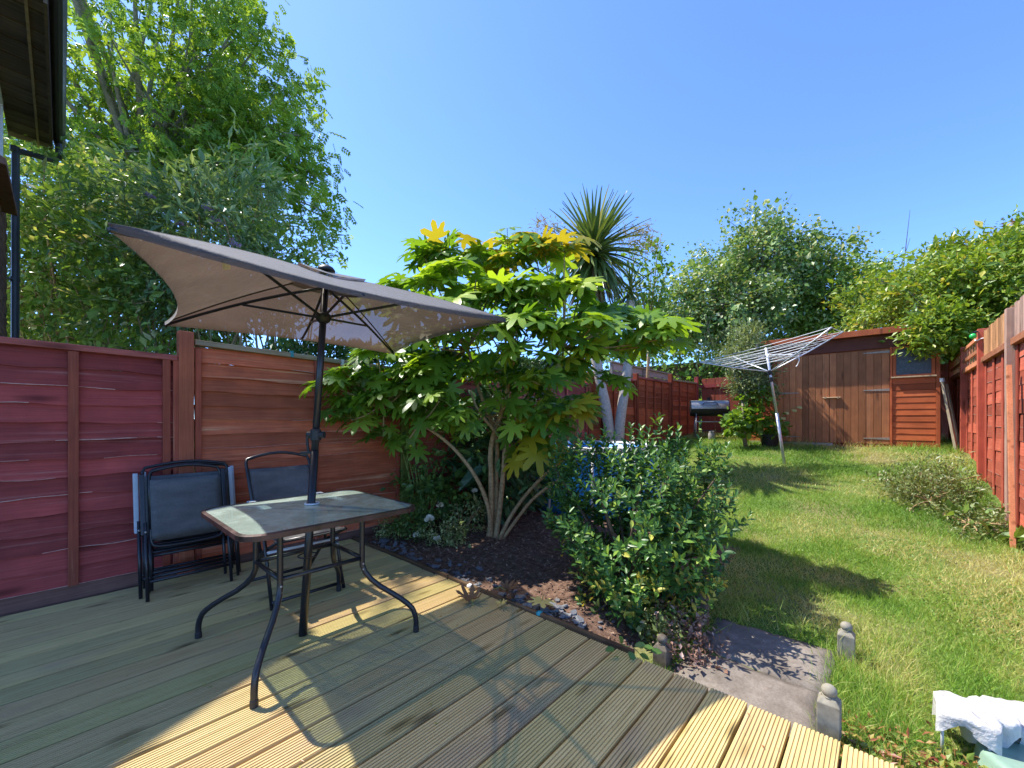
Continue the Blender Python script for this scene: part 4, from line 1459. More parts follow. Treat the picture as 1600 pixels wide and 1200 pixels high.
t = thing('plant_pot', (-1.08, 2.87, -.08), 'black plastic plant pot lying on its side in the grass under the dark shrub', 'plant pot')
m = MB()
ax = Vector((.35, -.75, .25)).normalized()
pc = Vector((-1.10, 2.92, -.005))
prof = [(.075, -.13), (.098, .0), (.106, .002), (.106, .02), (.098, .021), (.092, .0), (.07, -.12), (.005, -.121)]
m.lathe(pc, prof, 20, ax)
m.build('pot_wall', MAT['black_plastic'], t, smooth=False)

# ------------------------------------------------------------------ paddling pool
PX, PY, PR = -3.12, 5.2, .82
pz = float(H(PX, PY)) - .03
pool = thing('paddling_pool', (PX, PY, pz), 'round bright blue paddling pool with a white rim half hidden behind the glossy shrub', 'pool')
ptop = .83
m = MB().lathe((PX, PY, pz), [(PR * 1.03, 0), (PR * 1.06, .2), (PR * 1.04, .5), (PR, ptop - pz - .06), (PR, ptop - pz - .02), (PR - .05, ptop - pz - .02), (PR - .06, .1), (.01, .1)], 48)
m.build('pool_wall', MAT['blue_pool'], pool, smooth=True)
MB().tube([(PX + PR * math.cos(a), PY + PR * math.sin(a), ptop - .02) for a in np.linspace(0, 2 * math.pi, 49)], .04, 10, False).build('rim', MAT['white_plastic'], pool, smooth=True)
for i in range(10):
    a = 2 * math.pi * i / 10 + .2
    MB().tube([(PX + (PR + .045) * math.cos(a), PY + (PR + .045) * math.sin(a), ptop - .02), (PX + (PR + .14) * math.cos(a), PY + (PR + .14) * math.sin(a), pz)], .016, 8).build('leg', MAT['white_plastic'], pool, smooth=True)

# ------------------------------------------------------------------ barbecue
Q = at(1108, 655, 9.95)
bq = thing('barbecue', (Q[0], Q[1], .72), 'black and silver barrel barbecue on a tubular stand in the far corner', 'barbecue')
ax = Vector((math.cos(math.radians(24)), math.sin(math.radians(24)), 0))
bc = Vector((Q[0], Q[1], 1.47))
fw = Vector((ax.y, -ax.x, 0))
L_ = .41
n = 20


def half_barrel(a0, a1, r=.19):
    V, F = [], []
    for s in (-1, 1):
        for j in range(n + 1):
            a = a0 + (a1 - a0) * j / n
            V.append(bc + ax * (s * L_) + fw * (r * math.cos(a)) + Vector((0, 0, r * math.sin(a))))
    for j in range(n):
        F.append((j, j + 1, n + 2 + j, n + 1 + j))
    F.append(tuple(range(n + 1)))
    F.append(tuple(reversed(range(n + 1, 2 * n + 2))))
    return MB().add(V, F)


half_barrel(-.1, math.pi - .1).build('lid', MAT['silver'], bq)
half_barrel(math.pi - .1, 2 * math.pi - .1, .195).build('drum', MAT['black_plastic'], bq)
for s in (-1, 1):
    MB().lathe(bc + ax * (s * (L_ + .001)), [(.192, 0), (.192, .012), (.17, .02), (.01, .022)], 20, ax * s).build('end_plate', MAT['black_plastic'], bq)
hp = lambda s, o: bc + ax * s + fw * (.19 * math.cos(.5) + o) + Vector((0, 0, .19 * math.sin(.5) + o * .5))
MB().tube([hp(-.16, 0), hp(-.13, .06), hp(.13, .06), hp(.16, 0)], .010, 8).build('handle', MAT['black_metal'], bq)
for s in (-1, 1):
    lg = MB()
    for f in (-1, 1):
        lg = MB().tube([bc + ax * (s * .30) + fw * (f * .14) - Vector((0, 0, .13)), bc + ax * (s * .32) + fw * (f * .2) - Vector((0, 0, .76))], .016, 8)
        lg.build('leg', MAT['silver'], bq, smooth=True)
MB().tube([bc - ax * .30 + fw * .165 - Vector((0, 0, .33)), bc + ax * .30 + fw * .165 - Vector((0, 0, .33))], .014, 8).build('towel_bar', MAT['silver'], bq)
m = MB()
for f in np.linspace(-.15, .15, 6):
    m.tube([bc - ax * .31 + fw * f - Vector((0, 0, .55)), bc + ax * .31 + fw * f - Vector((0, 0, .55))], .008, 6)
m.build('lower_shelf', MAT['black_metal'], bq)
MB().box(tuple(bc - ax * .02 + Vector((-.02, -.02, .18))), tuple(bc + Vector((.03, .02, .26)))).build('chimney', MAT['black_metal'], bq)
q = at(1112, 685, 9.6)
t = thing('glass_jar', (q[0], q[1], float(H(q[0], q[1]))), 'small clouded glass jar on the grass under the barbecue', 'jar')
zz = float(H(q[0], q[1]))
MB().lathe((q[0], q[1], zz), [(.06, 0), (.075, .03), (.075, .15), (.055, .19), (.06, .21), (.05, .215), (.048, .19), (.01, .18)], 16).build('jar_body', MAT['grey_panel'], t, smooth=True)

# ------------------------------------------------------------------ rotary clothes dryer
rb_ = at(1227, 720, 6.9)
rb_[2] = float(H(rb_[0], rb_[1]))
hub_ = at(1203, 581, 6.9)
top_ = at(1197, 546, 6.9)
dry = thing('rotary_dryer', rb_, 'open aluminium rotary washing line leaning over the lawn in front of the shed', 'washing line')
pb, ph_, ptp = Vector(rb_), Vector(hub_), Vector(top_)
ptp = pb + (ph_ - pb) * 1.26
MB().tube([pb - Vector((0, 0, .1)), pb.lerp(ph_, .55)], .024, 12).build('pole', MAT['alu'], dry, smooth=True)
MB().tube([pb.lerp(ph_, .54), ptp], .020, 12).build('pole', MAT['alu'], dry, smooth=True)
MB().tube([ph_ - (ph_ - pb).normalized() * .05, ph_ + (ph_ - pb).normalized() * .03], .035, 12).build('collar', MAT['black_plastic'], dry)
MB().tube([ph_ - (ph_ - pb).normalized() * .17, ph_ - (ph_ - pb).normalized() * .09], .028, 12).build('collar', MAT['black_plastic'], dry)
tl, tr = Vector(at(1094, 566, 6.75)), Vector(at(1318, 518, 7.0))
cen = (tl + tr) / 2
view = Vector((-_s, _c, 0))
half = (tr - tl).length / 2
tilt_ = view * half * .95
tn, tf = cen - tilt_ + Vector((0, 0, .04)), cen + tilt_ + Vector((0, 0, .03))
tips = [tl, tn, tr, tf]
for tp in tips:
    MB().tube([ph_, ph_.lerp(tp, .5) - Vector((0, 0, .015)), tp], .011, 8).build('arm', MAT['alu'], dry, smooth=True)
    st = ptp - (ph_ - pb).normalized() * .12
    MB().tube([st, ph_.lerp(tp, .42) + Vector((0, 0, .01))], .006, 6).build('brace', MAT['alu'], dry)
for k_ in range(7):
    v = .40 + .60 * k_ / 6
    for i in range(4):
        a = ph_.lerp(tips[i], v) + Vector((0, 0, .006))
        b = ph_.lerp(tips[(i + 1) % 4], v) + Vector((0, 0, .006))
        md = a.lerp(b, .5) - Vector((0, 0, .018))
        MB().tube([a, a.lerp(b, .25) - Vector((0, 0, .013)), md, a.lerp(b, .75) - Vector((0, 0, .013)), b], .0042, 5).build('line', MAT['white_cord'], dry)
r_ = random.Random(5)
for k_ in range(9):
    i = r_.randrange(4)
    v = .4 + .1 * r_.randrange(7)
    u = r_.uniform(.2, .8)
    p = ph_.lerp(tips[i], v).lerp(ph_.lerp(tips[(i + 1) % 4], v), u)
    MB().box((p.x - .006, p.y - .012, p.z - .03), (p.x + .006, p.y + .012, p.z + .05)).build('peg', MAT['grey_panel'], dry)
p = ph_.lerp(tr, .38)
MB().tube(smooth_path([p, p + Vector((.02, 0, -.06)), p + Vector((-.01, .02, -.14)), p + Vector((-.03, 0, -.17))]), .008, 6).build('loose_cord', MAT['white_cord'], dry)

# black planter by the shed
q = np.array([-1.72, 9.60, 0])
zz = float(H(q[0], q[1]))
t = thing('plant_pot', (q[0], q[1], zz), 'round black tub in front of the left shed door with a vine in it', 'plant pot')
MB().lathe((q[0], q[1], zz - .02), [(.13, 0), (.17, .22), (.20, .225), (.205, .26), (.185, .262), (.16, .22), (.01, .21)], 24).build('pot_wall', MAT['black_plastic'], t)
MB().lathe((q[0], q[1], zz + .18), [(.155, 0), (.155, .02), (.01, .035)], 20).build('potting_soil', MAT['soil'], t)

# green lamp on the right fence post
q = np.array([RX - .10, 8.02, 2.28])
t = thing('hanging_ball', q, 'small glossy green ball hanging on the right fence post near the tree', 'ornament')
MB().lathe(Vector(q) - Vector((0, 0, .03)), [(.008, 0), (.026, .008), (.036, .03), (.033, .05), (.02, .066), (.008, .071)], 16).build('ball', MAT['green_glossy'], t, smooth=True)
MB().tube([Vector(q) + Vector((0, 0, .05)), Vector(q) + Vector((.05, .05, .07)), Vector(q) + Vector((.07, .08, .05))], .012, 8).build('hanger', MAT['black_plastic'], t)
m = MB()
for (px_, py_) in ((RX, 8.1),):
    m.tube([(px_ + (.062 * math.cos(a)) - .01, py_ + .062 * math.sin(a), 2.24 + .01 * math.sin(3 * a)) for a in np.linspace(0, 2 * math.pi, 25)], .008, 6, False)
cw = m.build('cord_wrap', MAT['white_cord'], t)

# ------------------------------------------------------------------ plants


def crown_points(center, semi, ncl, per, csz, shell=.55, flat=1.0, lumpy=.18, keep=None, zmin=None):
    c = rdir(ncl * 2)
    r = rng.random(ncl * 2) ** (1 / 3) * (1 - shell) + shell * rng.random(ncl * 2) ** .18
    lump = 1 + lumpy * np.sin(c[:, 0] * 5 + c[:, 1] * 4.1 + center[0]) + lumpy * np.sin(c[:, 2] * 6.3 + c[:, 1] * 3 + center[1])
    C = np.array(center) + c * (np.minimum(r, 1.05) * lump)[:, None] * np.array(semi)
    if zmin is not None:
        C = C[C[:, 2] > zmin]
    if keep is not None:
        C = C[keep(C)]
    C = C[:ncl]
    if len(C) > 30:
        dd_ = np.linalg.norm(C[:, None] - C[None], axis=2)
        dd_.sort(axis=1)
        C = C[dd_[:, 2] < np.quantile(dd_[:, 2], .96)]
    ncl = len(C)
    P = np.repeat(C, per, 0) + rng.normal(size=(ncl * per, 3)) * csz * np.array([1, 1, flat])
    out = unit(np.repeat((C - np.array(center)) / np.array(semi), per, 0) + 1e-6)
    if keep is not None:
        k = keep(P)
        P, out = P[k], out[k]
    return C, P, out


def leaves(name, P, out, size, T, mat, parent, droop=.25, upn=.8, jit=.7, width=.5, rnd=None):
    n = len(P)
    d = unit(out * .8 + rng.normal(size=(n, 3)) * jit + np.array([0, 0, -droop]))
    nr = unit(np.array([0, 0, 1.]) * upn + out * .45 + rng.normal(size=(n, 3)) * .45)
    R = frames(d, nr)
    s = size * np.exp(rng.normal(size=n) * .32) * .92
    S = np.stack([s * width, s, s], 1)
    return scatter(name, T[0], T[1], P, R, S, mat, parent, rnd)


def limbs(base, fork, targets, r0, r1, parent, mat, nm='limb', wob=.12, trunk=True, n=7):
    base, fork = Vector(base), Vector(fork)
    if trunk:
        P = [base.lerp(fork, u) + Vector((math.sin(u * 5 + base.x) * .03, math.cos(u * 4) * .03 - .03, 0)) * (u * (1 - u) * 4) for u in np.linspace(0, 1, 6)]
        MB().tube(P, [r0 * (1 - .35 * u) for u in np.linspace(0, 1, 6)], 10).build('trunk', mat, parent, smooth=True)
    for tg in targets:
        tg = Vector(tg)
        mid = fork.lerp(tg, .5) + Vector((random.uniform(-1, 1), random.uniform(-1, 1), random.uniform(.1, .6))) * wob * (tg - fork).length
        P = []
        for u in np.linspace(0, 1, n):
            P.append(fork * (1 - u) ** 2 + mid * (2 * u * (1 - u)) + tg * u ** 2)
        MB().tube(P, [r1 * (1 - .85 * u) + .004 for u in np.linspace(0, 1, n)], 6, False).build(nm, mat, parent, smooth=True)


TW = ([(-.5, 0, -.3), (.5, 0, -.3), (0, 0, .6), (-.35, 1, -.2), (.35, 1, -.2), (0, 1, .4)], [(0, 1, 4, 3), (1, 2, 5, 4), (2, 0, 3, 5)])


def twigs(C, fork, parent, mat, r=.012):
    """thin twigs from every leaf cluster to its neighbour nearer the fork, so that no cluster floats"""
    C = np.asarray(C)
    f = np.asarray(fork, float)
    d = np.linalg.norm(C - f, axis=1)
    o = np.argsort(d)
    C, d = C[o], d[o]
    par = np.empty_like(C)
    for i in range(len(C)):
        if i < 4:
            par[i] = f
        else:
            q = np.linalg.norm(C[:i] - C[i], axis=1) + .35 * d[:i]
            par[i] = C[int(np.argmin(q))]
    v = C - par
    L = np.linalg.norm(v, axis=1) + 1e-6
    k = L > .02
    R = frames(v[k], np.tile([.3, .2, 1.], (k.sum(), 1)))
    w_ = r * (1.6 - d[k] / d.max())
    props(scatter('twigs', TW[0], TW[1], par[k], R, np.stack([w_, L[k], w_], 1), mat, parent), kind='stuff')


def simple_tree(name, label, cat, base, fork, center, semi, ncl, per, csz, size, T, mat, bark, r0=.1, nl=14, group=None, keep=None, shell=.55, width=.5, droop=.25, lumpy=.18, part='crown', jit=.7, upn=.8):
    t = thing(name, base, label, cat, group)
    C, P, out = crown_points(center, semi, ncl, per, csz, shell, 1, lumpy, keep)
    sel = C[rng.permutation(len(C))[:nl]]
    limbs(base, fork, sel, r0, r0 * .45, t, bark)
    twigs(C, fork, t, bark)
    leaves(part, P, out, size, T, mat, t, width=width, droop=droop, jit=jit, upn=upn)
    return t, C


COMP = compound(4)
# --- tall ash behind the neighbour's garden
ashb = at(222, 600, 9.0)
ashb[2] = 0
ctr = at(235, 95, 9.0)
t = thing('ash_tree', ashb, 'tall airy light green ash tree filling the upper left behind the fence', 'tree')
lim = lambda C: C[:, 0] < -4.6
parts_ = [((225, 60), (2.8, 2.4, 3.0), 150), ((375, 115), (1.0, 1.4, 1.4), 52), ((120, 190), (2.1, 1.5, 1.4), 60), ((385, 285), (1.25, 1.1, 1.05), 48), ((300, 230), (1.9, 1.4, 1.1), 50), ((450, 215), (.55, .8, 1.0), 22), ((505, 330), (.3, .3, .22), 5)]
allC, allP, allO = [], [], []
for (pp, sm, nc) in parts_:
    cc = at(pp[0], pp[1], 9.0)
    C, P, out = crown_points(cc, sm, nc, 20, .27, .5, .8, .15)
    allC.append(C), allP.append(P), allO.append(out)
C, P, out = map(np.concatenate, (allC, allP, allO))
limbs(ashb, at(226, 305, 9.0), C[rng.permutation(len(C))[:46]], .17, .075, t, MAT['bark_ash'], wob=.05, n=9)
for px2, py2 in ((225, 300), (300, 330), (180, 290)):
    f2 = at(px2 + random.uniform(-10, 10), py2 - 70, 9.0)
    limbs(ashb, f2, C[rng.permutation(len(C))[:10]], .1, .05, t, MAT['bark_ash'], wob=.06, trunk=False, n=8)
    MB().tube([at(226, 320, 9), at((226 + px2) / 2, 290, 9), f2], [.09, .07, .05], 8).build('limb', MAT['bark_ash'], t, smooth=True)
twigs(C, at(226, 305, 9.0), t, MAT['bark_ash'], .016)
leaves('crown', P, out, .26, COMP, MAT['ash_leaf'], t, droop=.55, upn=.6, jit=.75, width=1.0)

# --- overgrown shrubs behind the left fence
lk = lambda C: (C[:, 0] < -4.45)
ROS = rosette(6, .42)
ROSB = rosette(5, .28, .9, 3)
spots_ = [(60, 420, 6.6, (1.0, 1.2, 1.5), 'hedge_leaf', 'tangled bramble hedge beside the downpipe behind the fence', 150), (160, 385, 6.4, (1.1, 1.1, 1.6), 'hedge_leaf', 'dense mixed shrub behind the left fence under the ash tree', 190),
          (330, 400, 6.2, (1.25, 1.0, 1.35), 'buddleia_leaf', 'buddleia with a few lilac flower spikes behind the parasol', 170), (250, 470, 5.9, (1.0, .9, .9), 'hedge_leaf', 'low leafy shrub with bare twigs just above the fence top', 120),
          (60, 300, 8.3, (1.7, 1.7, 1.2), 'hedge_leaf', 'high leafy shrub behind the house corner', 150), (430, 440, 6.9, (1.0, 1.0, .8), 'hedge_leaf', 'shrub behind the parasol canopy next to the conifer hedge', 90),
          (150, 480, 7.6, (1.6, 1.3, 1.3), 'hedge_leaf', 'shadowed shrub at the back between the bramble hedge and the mixed shrub', 130)]
for (px2, py2, Y, sm, mt, lab, nc) in spots_:
    c = at(px2, py2, Y)
    b = np.array([c[0], c[1], 0.0])
    t = thing('garden_shrub', b, lab, 'shrub', 'shrubs behind the left fence')
    C, P, out = crown_points(c, sm, nc, 44, .15, .5, .9, .25, lk)
    limbs(b, b + [0, 0, .8], C[rng.permutation(len(C))[:16]], .05, .022, t, MAT['bark_tan'], 'stem', .15, False)
    twigs(C, b + [0, 0, .8], t, MAT['bark_tan'], .012)
    narrow = mt == 'buddleia_leaf'
    leaves('foliage', P, out, .105 if not narrow else .15, LEAF4, MAT[mt], t, width=.5 if not narrow else .26, droop=.35)
    # bare arching twigs
    for q in range(14):
        s = C[rng.integers(len(C))] * [1, 1, .8]
        e = s + rng.normal(size=3) * [.4, .35, .2] + [.1, 0, .12]
        MB().tube([s, (s + e) / 2 + [0, 0, .12], e], [.007, .005, .003], 5).build('twig', MAT['bark_tan'], t)
    if narrow:
        for (fx, fy) in ((317, 322), (332, 343), (268, 344), (358, 378), (225, 303)):
            f = at(fx, fy, 5.3)
            n = 150
            u = rng.random(n)
            ax_ = unit(np.array([.35, .2, -.15]))
            FP = f + ax_ * (u * .2)[:, None] + rng.normal(size=(n, 3)) * (.022 * (1.1 - u))[:, None]
            leaves('flower_spike', FP, rdir(n), .02, LEAF4, MAT['lilac'], t, width=.8)

# --- conifer hedge
t = thing('conifer_hedge', (-5.4, 4.0, 0), 'clipped dark green conifer hedge just above the fence behind the parasol', 'hedge')
n = 15000
hx = -4.75 - rng.random(n) ** 2.2 * 1.0
hy = rng.uniform(1.55, 7.2, n)
top = 2.02 + .05 * vnoise(hy, hy * 0, 2.2, 1) + .05 * (hy - 1.5)
hz = .4 + (top - .4) * (1 - rng.random(n) ** 2.4)
P = np.stack([hx, hy, hz], 1)
out = np.stack([np.ones(n) * .8, rng.normal(size=n) * .4, np.where(hz > top - .25, 1.0, .25)], 1)
leaves('foliage', P, unit(out), .085, LEAF4, MAT['conifer'], t, width=.42, droop=-.1, jit=.5)
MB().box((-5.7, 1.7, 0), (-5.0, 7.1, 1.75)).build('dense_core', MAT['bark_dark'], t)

# --- fatsia
FB = np.array([-2.94, 2.94, 0.0])
FB[2] = float(bedz(FB[0], FB[1]))
fat = thing('fatsia_bush', FB, 'large fatsia with hand shaped bright green leaves and bare tan stems by the deck', 'bush')


def fat_leaf(seed, mat):
    r = random.Random(seed)
    V, F = [(0, 0, 0)], []
    lob = 8
    idx = []
    for i in range(lob):
        a = math.radians(-138 + 276 * i / (lob - 1)) + r.uniform(-.05, .05)
        L = (.66 + .38 * math.cos(a * .62)) * r.uniform(.93, 1.07)
        da = math.radians(276 / (lob - 1))
        dr = r.uniform(.7, 1.3)

        def pt(rad, ang, dz=0):
            return (rad * math.sin(ang), rad * math.cos(ang), -.22 * dr * rad * rad + dz + .05 * rad)
        if i == 0:
            V.append(pt(.26, a - da * .5, .0))
            s0 = len(V) - 1
        else:
            s0 = idx[-1]
        b = len(V)
        V += [pt(L * .60, a - .235, .0), pt(L * .82, a - .165, -.01), pt(L, a, -.05), pt(L * .82, a + .165, -.01), pt(L * .60, a + .235, .0), pt(L * .5, a, .035), pt(.44, a + da * .5, .015)]
        idx.append(b + 6)
        F += [(0, s0, b, b + 5), (b, b + 1, b + 2, b + 5), (b + 5, b + 2, b + 3, b + 4), (0, b + 5, b + 4, b + 6)]
    return V, F


FL = [fat_leaf(s, None) for s in range(4)]
tips_ = []


def tipat(px, py, Y, k=9, R_=1.0, yel=0):
    tips_.append((np.array(at(px, py, Y)), k + 4, R_, yel))


# crown shoots: photo position and depth
for (px2, py2, Y, k, R_, ye) in [
    (680, 425, 4.1, 10, 1, .0), (735, 400, 4.2, 10, 1, .45), (700, 452, 3.8, 9, 1, 0), (805, 402, 4.2, 9, 1, .85), (760, 440, 4.5, 10, 1, 0), (848, 412, 4.4, 8, 1, .75), (660, 465, 3.5, 8, .9, 0),
    (640, 450, 4.3, 9, 1, 0), (600, 470, 4.4, 8, .9, 0), (790, 462, 3.7, 10, 1, 0), (860, 462, 4.0, 10, 1, 0), (910, 455, 4.3, 9, 1, 0), (950, 480, 4.2, 10, 1, 0), (985, 505, 4.0, 10, 1, 0),
    (1020, 515, 3.9, 9, 1, .0), (1000, 545, 4.1, 8, .9, 0), (900, 500, 3.6, 10, 1, 0), (840, 510, 3.5, 10, 1, 0), (770, 515, 3.4, 10, 1, 0), (710, 505, 3.4, 9, 1, 0), (930, 540, 3.8, 9, 1, 0),
    (870, 550, 3.6, 9, .9, 0), (800, 555, 3.6, 9, .9, 0), (740, 560, 3.7, 9, .9, 0), (690, 555, 3.9, 9, .95, 0), (820, 480, 4.7, 9, 1, 0), (900, 500, 4.8, 9, 1, 0), (760, 490, 4.9, 9, 1, 0), (960, 540, 4.6, 9, 1, 0),
    (560, 590, 3.8, 9, .85, 0), (520, 595, 3.75, 8, .8, 0), (530, 640, 3.8, 7, .8, 0), (585, 625, 3.8, 9, .85, 0), (625, 610, 3.9, 9, .9, 0), (600, 575, 4.0, 8, .85, 0), (650, 590, 4.0, 9, .9, 0), (655, 640, 3.95, 7, .75, 0),
    (610, 690, 3.9, 5, .6, 0), (700, 620, 4.1, 9, .9, 0), (760, 600, 4.0, 8, .85, 0), (830, 600, 3.9, 8, .8, 0), (900, 600, 4.0, 8, .8, 0), (940, 590, 4.2, 8, .85, 0), (690, 690, 4.2, 6, .65, 0),
    (880, 640, 4.0, 6, .8, .9), (840, 690, 3.9, 4, .75, .8), (720, 480, 5.0, 8, 1, 0), (640, 520, 4.7, 8, .9, 0), (570, 555, 4.6, 7, .85, 0)]:
    tipat(px2, py2, Y, k, R_, ye)
crown_c = at(790, 640, 4.15)
fr_ = np.random.default_rng(21)
for _ in range(20):
    q = fr_.normal(size=3)
    q = q / np.linalg.norm(q) * fr_.random() ** .4
    tipat(800 + 235 * q[0], 515 + 95 * q[2] + 40 * abs(q[0]), 4.15 + .75 * q[1], 8, .95, .08)
for _ in range(20):
    tipat(fr_.uniform(600, 930), fr_.uniform(580, 665), fr_.uniform(3.6, 4.5), 5, .85, .1)
for (px2, py2, yy_) in ((786, 392, 4.2), (842, 396, 4.3), (868, 404, 4.3), (722, 394, 4.2), (812, 388, 4.3), (662, 412, 4.1)):
    tipat(px2, py2, yy_, 2, 1.05, .8)
for (px2, py2) in ((885, 628), (870, 650), (905, 640), (842, 690), (850, 700)):
    tipat(px2, py2, 3.75, 1, .95, .9)
for _ in range(9):
    tipat(fr_.uniform(540, 680), fr_.uniform(575, 650), fr_.uniform(3.7, 4.1), 6, .8, 0)
LP, LR, LS, LY, PET = [], [], [], [], []
for (tp, k, R_, ye) in tips_:
    tp += rng.normal(size=3) * [.07, .07, .06]
    outd = unit((tp - crown_c) * [1, 1, .7])
    for i in range(k):
        a = 2.4 * i + rng.uniform(-.3, .3)
        el = math.radians(62 - 78 * i / k + rng.uniform(-10, 10))
        d = np.array([math.cos(a) * math.cos(el), math.sin(a) * math.cos(el), math.sin(el)])
        d = unit(d + outd * .35)
        pl = (.07 + .20 * (i / k)) * rng.uniform(.8, 1.2) * R_
        p = tp + d * pl + np.array([0, 0, -.03 * (i / k)])
        yv = unit(np.array([d[0], d[1], 0]) + outd * .3 + [0, 0, -.12 - .6 * (i / k) + rng.uniform(-.4, .35)])
        nv = unit(np.array([0, 0, .8]) + d * .35 + outd * .2 + rng.normal(size=3) * .38 + np.array([-.1, -.35, 0]))
        LP.append(p), LR.append((yv, nv)), LS.append(R_ * rng.uniform(.13, .225) * (1.0 if i > 1 else .8)), LY.append(rng.random() < ye)
        PET.append((tp, p))
LP = np.array(LP)
LS = np.array(LS)
FR = frames(np.array([a for a, b in LR]), np.array([b for a, b in LR]))
vdir = np.array([-_s, _c, 0])
depth = LP @ vdir
apparent = LS / depth
order = np.argsort(-apparent)
fl_me = []
for q in range(4):
    for mt in ('fatsia_obj', 'fatsia_yellow'):
        V, F = FL[q]
        idx = [i for f in F for i in f]
        st = np.cumsum([0] + [len(f) for f in F[:-1]])
        fl_me.append(raw_mesh('leaf', np.array(V), idx, st, MAT[mt], True))
base_v = Vector(FB)
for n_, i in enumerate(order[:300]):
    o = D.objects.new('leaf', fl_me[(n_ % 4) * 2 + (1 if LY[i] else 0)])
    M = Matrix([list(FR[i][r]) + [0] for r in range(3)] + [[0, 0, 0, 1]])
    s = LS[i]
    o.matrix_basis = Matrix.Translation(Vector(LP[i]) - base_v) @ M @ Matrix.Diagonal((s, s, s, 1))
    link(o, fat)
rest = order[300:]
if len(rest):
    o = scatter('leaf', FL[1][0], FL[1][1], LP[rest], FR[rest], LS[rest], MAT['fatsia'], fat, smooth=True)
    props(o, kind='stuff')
m = MB()
for a, b in PET:
    m.tube([a, (a + b) / 2 + [0, 0, .012], b], .0032, 4, False)
props(m.build('leaf_stalk', MAT['stalk'], fat), kind='stuff')


def stem(pts, r0, r1, mat=None, parent=None, name='stem', n=8):
    P = smooth_path([Vector(p) for p in pts], 2)
    k = len(P)
    MB().tube(P, [r0 + (r1 - r0) * i / (k - 1) for i in range(k)], n).build(name, mat or MAT['bark_tan'], parent if parent is not None else fat, smooth=True)


bz_ = lambda px, py, Y: at(px, py, Y)
stem([FB + [-.02, -.02, -.05], bz_(768, 760, 4.1), bz_(765, 690, 4.1), bz_(790, 630, 4.0), bz_(800, 560, 4.0)], .032, .018)
stem([FB + [.03, 0, -.05], bz_(785, 760, 4.15), bz_(790, 680, 4.1), bz_(830, 610, 4.1), bz_(880, 540, 4.1)], .03, .016)
stem([FB + [.0, .04, -.05], bz_(775, 750, 4.2), bz_(778, 680, 4.2), bz_(750, 620, 4.1), bz_(730, 540, 4.1)], .028, .014)
stem([FB + [-.05, -.04, -.05], bz_(768, 815, 4.1), bz_(757, 770, 4.05), bz_(735, 730, 4.0), bz_(700, 690, 4.0), bz_(655, 660, 3.95), bz_(600, 625, 3.9)], .025, .012)
stem([FB + [.06, .0, -.05], bz_(800, 800, 4.1), bz_(845, 745, 4.0), bz_(905, 700, 3.95)], .023, .012)
stem([FB + [.05, .05, -.05], bz_(808, 810, 4.05), bz_(835, 775, 4.0), bz_(880, 745, 3.95)], .02, .012)
stem([bz_(795, 700, 4.05), bz_(770, 670, 4.0), bz_(745, 640, 3.9), bz_(735, 610, 3.85)], .018, .010)
for (tp, k, R_, ye) in tips_:
    # shoot from the nearest main stem end towards each leaf tip
    src = min([bz_(800, 570, 4.0), bz_(880, 545, 4.1), bz_(730, 545, 4.1), bz_(600, 628, 3.9), bz_(655, 660, 3.95), bz_(905, 700, 3.95), bz_(760, 650, 4.05)], key=lambda s: np.linalg.norm(s - tp))
    mid = (src + tp) / 2 + np.array([0, 0, -.05])
    stem([src, mid, tp - [0, 0, .02]], .010, .006, name='shoot', n=5)

# --- dark laurel filling behind the fatsia
c = np.array([-3.45, 3.62, .75])
t = thing('laurel_shrub', (-3.45, 3.75, 0), 'dark leaved laurel in shade behind the fatsia stems', 'shrub')
kk = lambda C: (C[:, 0] > -3.97)
C, P, out = crown_points(c, (.72, .62, .80), 120, 18, .11, .4, 1, .15, kk)
limbs((-3.45, 3.75, 0), (-3.45, 3.75, .3), C[:14], .03, .014, t, MAT['bark_dark'], 'stem', .1, False)
leaves('foliage', P, out, .125, LEAF7, MAT['laurel_dark'], t, width=.42, droop=.35)

# --- glossy evergreen bush in front
SBC = np.array([-1.30, 2.62, .50])
t = thing('evergreen_bush', (-1.28, 2.50, -.05), 'dense dark green glossy bush at the deck corner with blue pool behind it', 'bush')
P_, O_ = [], []
for (cc, sm, nc) in ((SBC, (.62, .60, .54), 480), (np.array([-1.66, 2.85, .66]), (.46, .5, .46), 230), (np.array([-1.12, 2.98, .66]), (.46, .5, .44), 240), (np.array([-1.18, 2.40, .18]), (.30, .28, .30), 120), (np.array([-.98, 2.62, .3]), (.3, .32, .36), 130)):
    C, Pq, oq = crown_points(cc, sm, nc, 1, .01, .75, 1, .12, lambda C: (C[:, 2] > -.06) & (C[:, 1] > 2.03))
    P_.append(Pq), O_.append(oq)
P0, O0 = np.concatenate(P_), np.concatenate(O_)
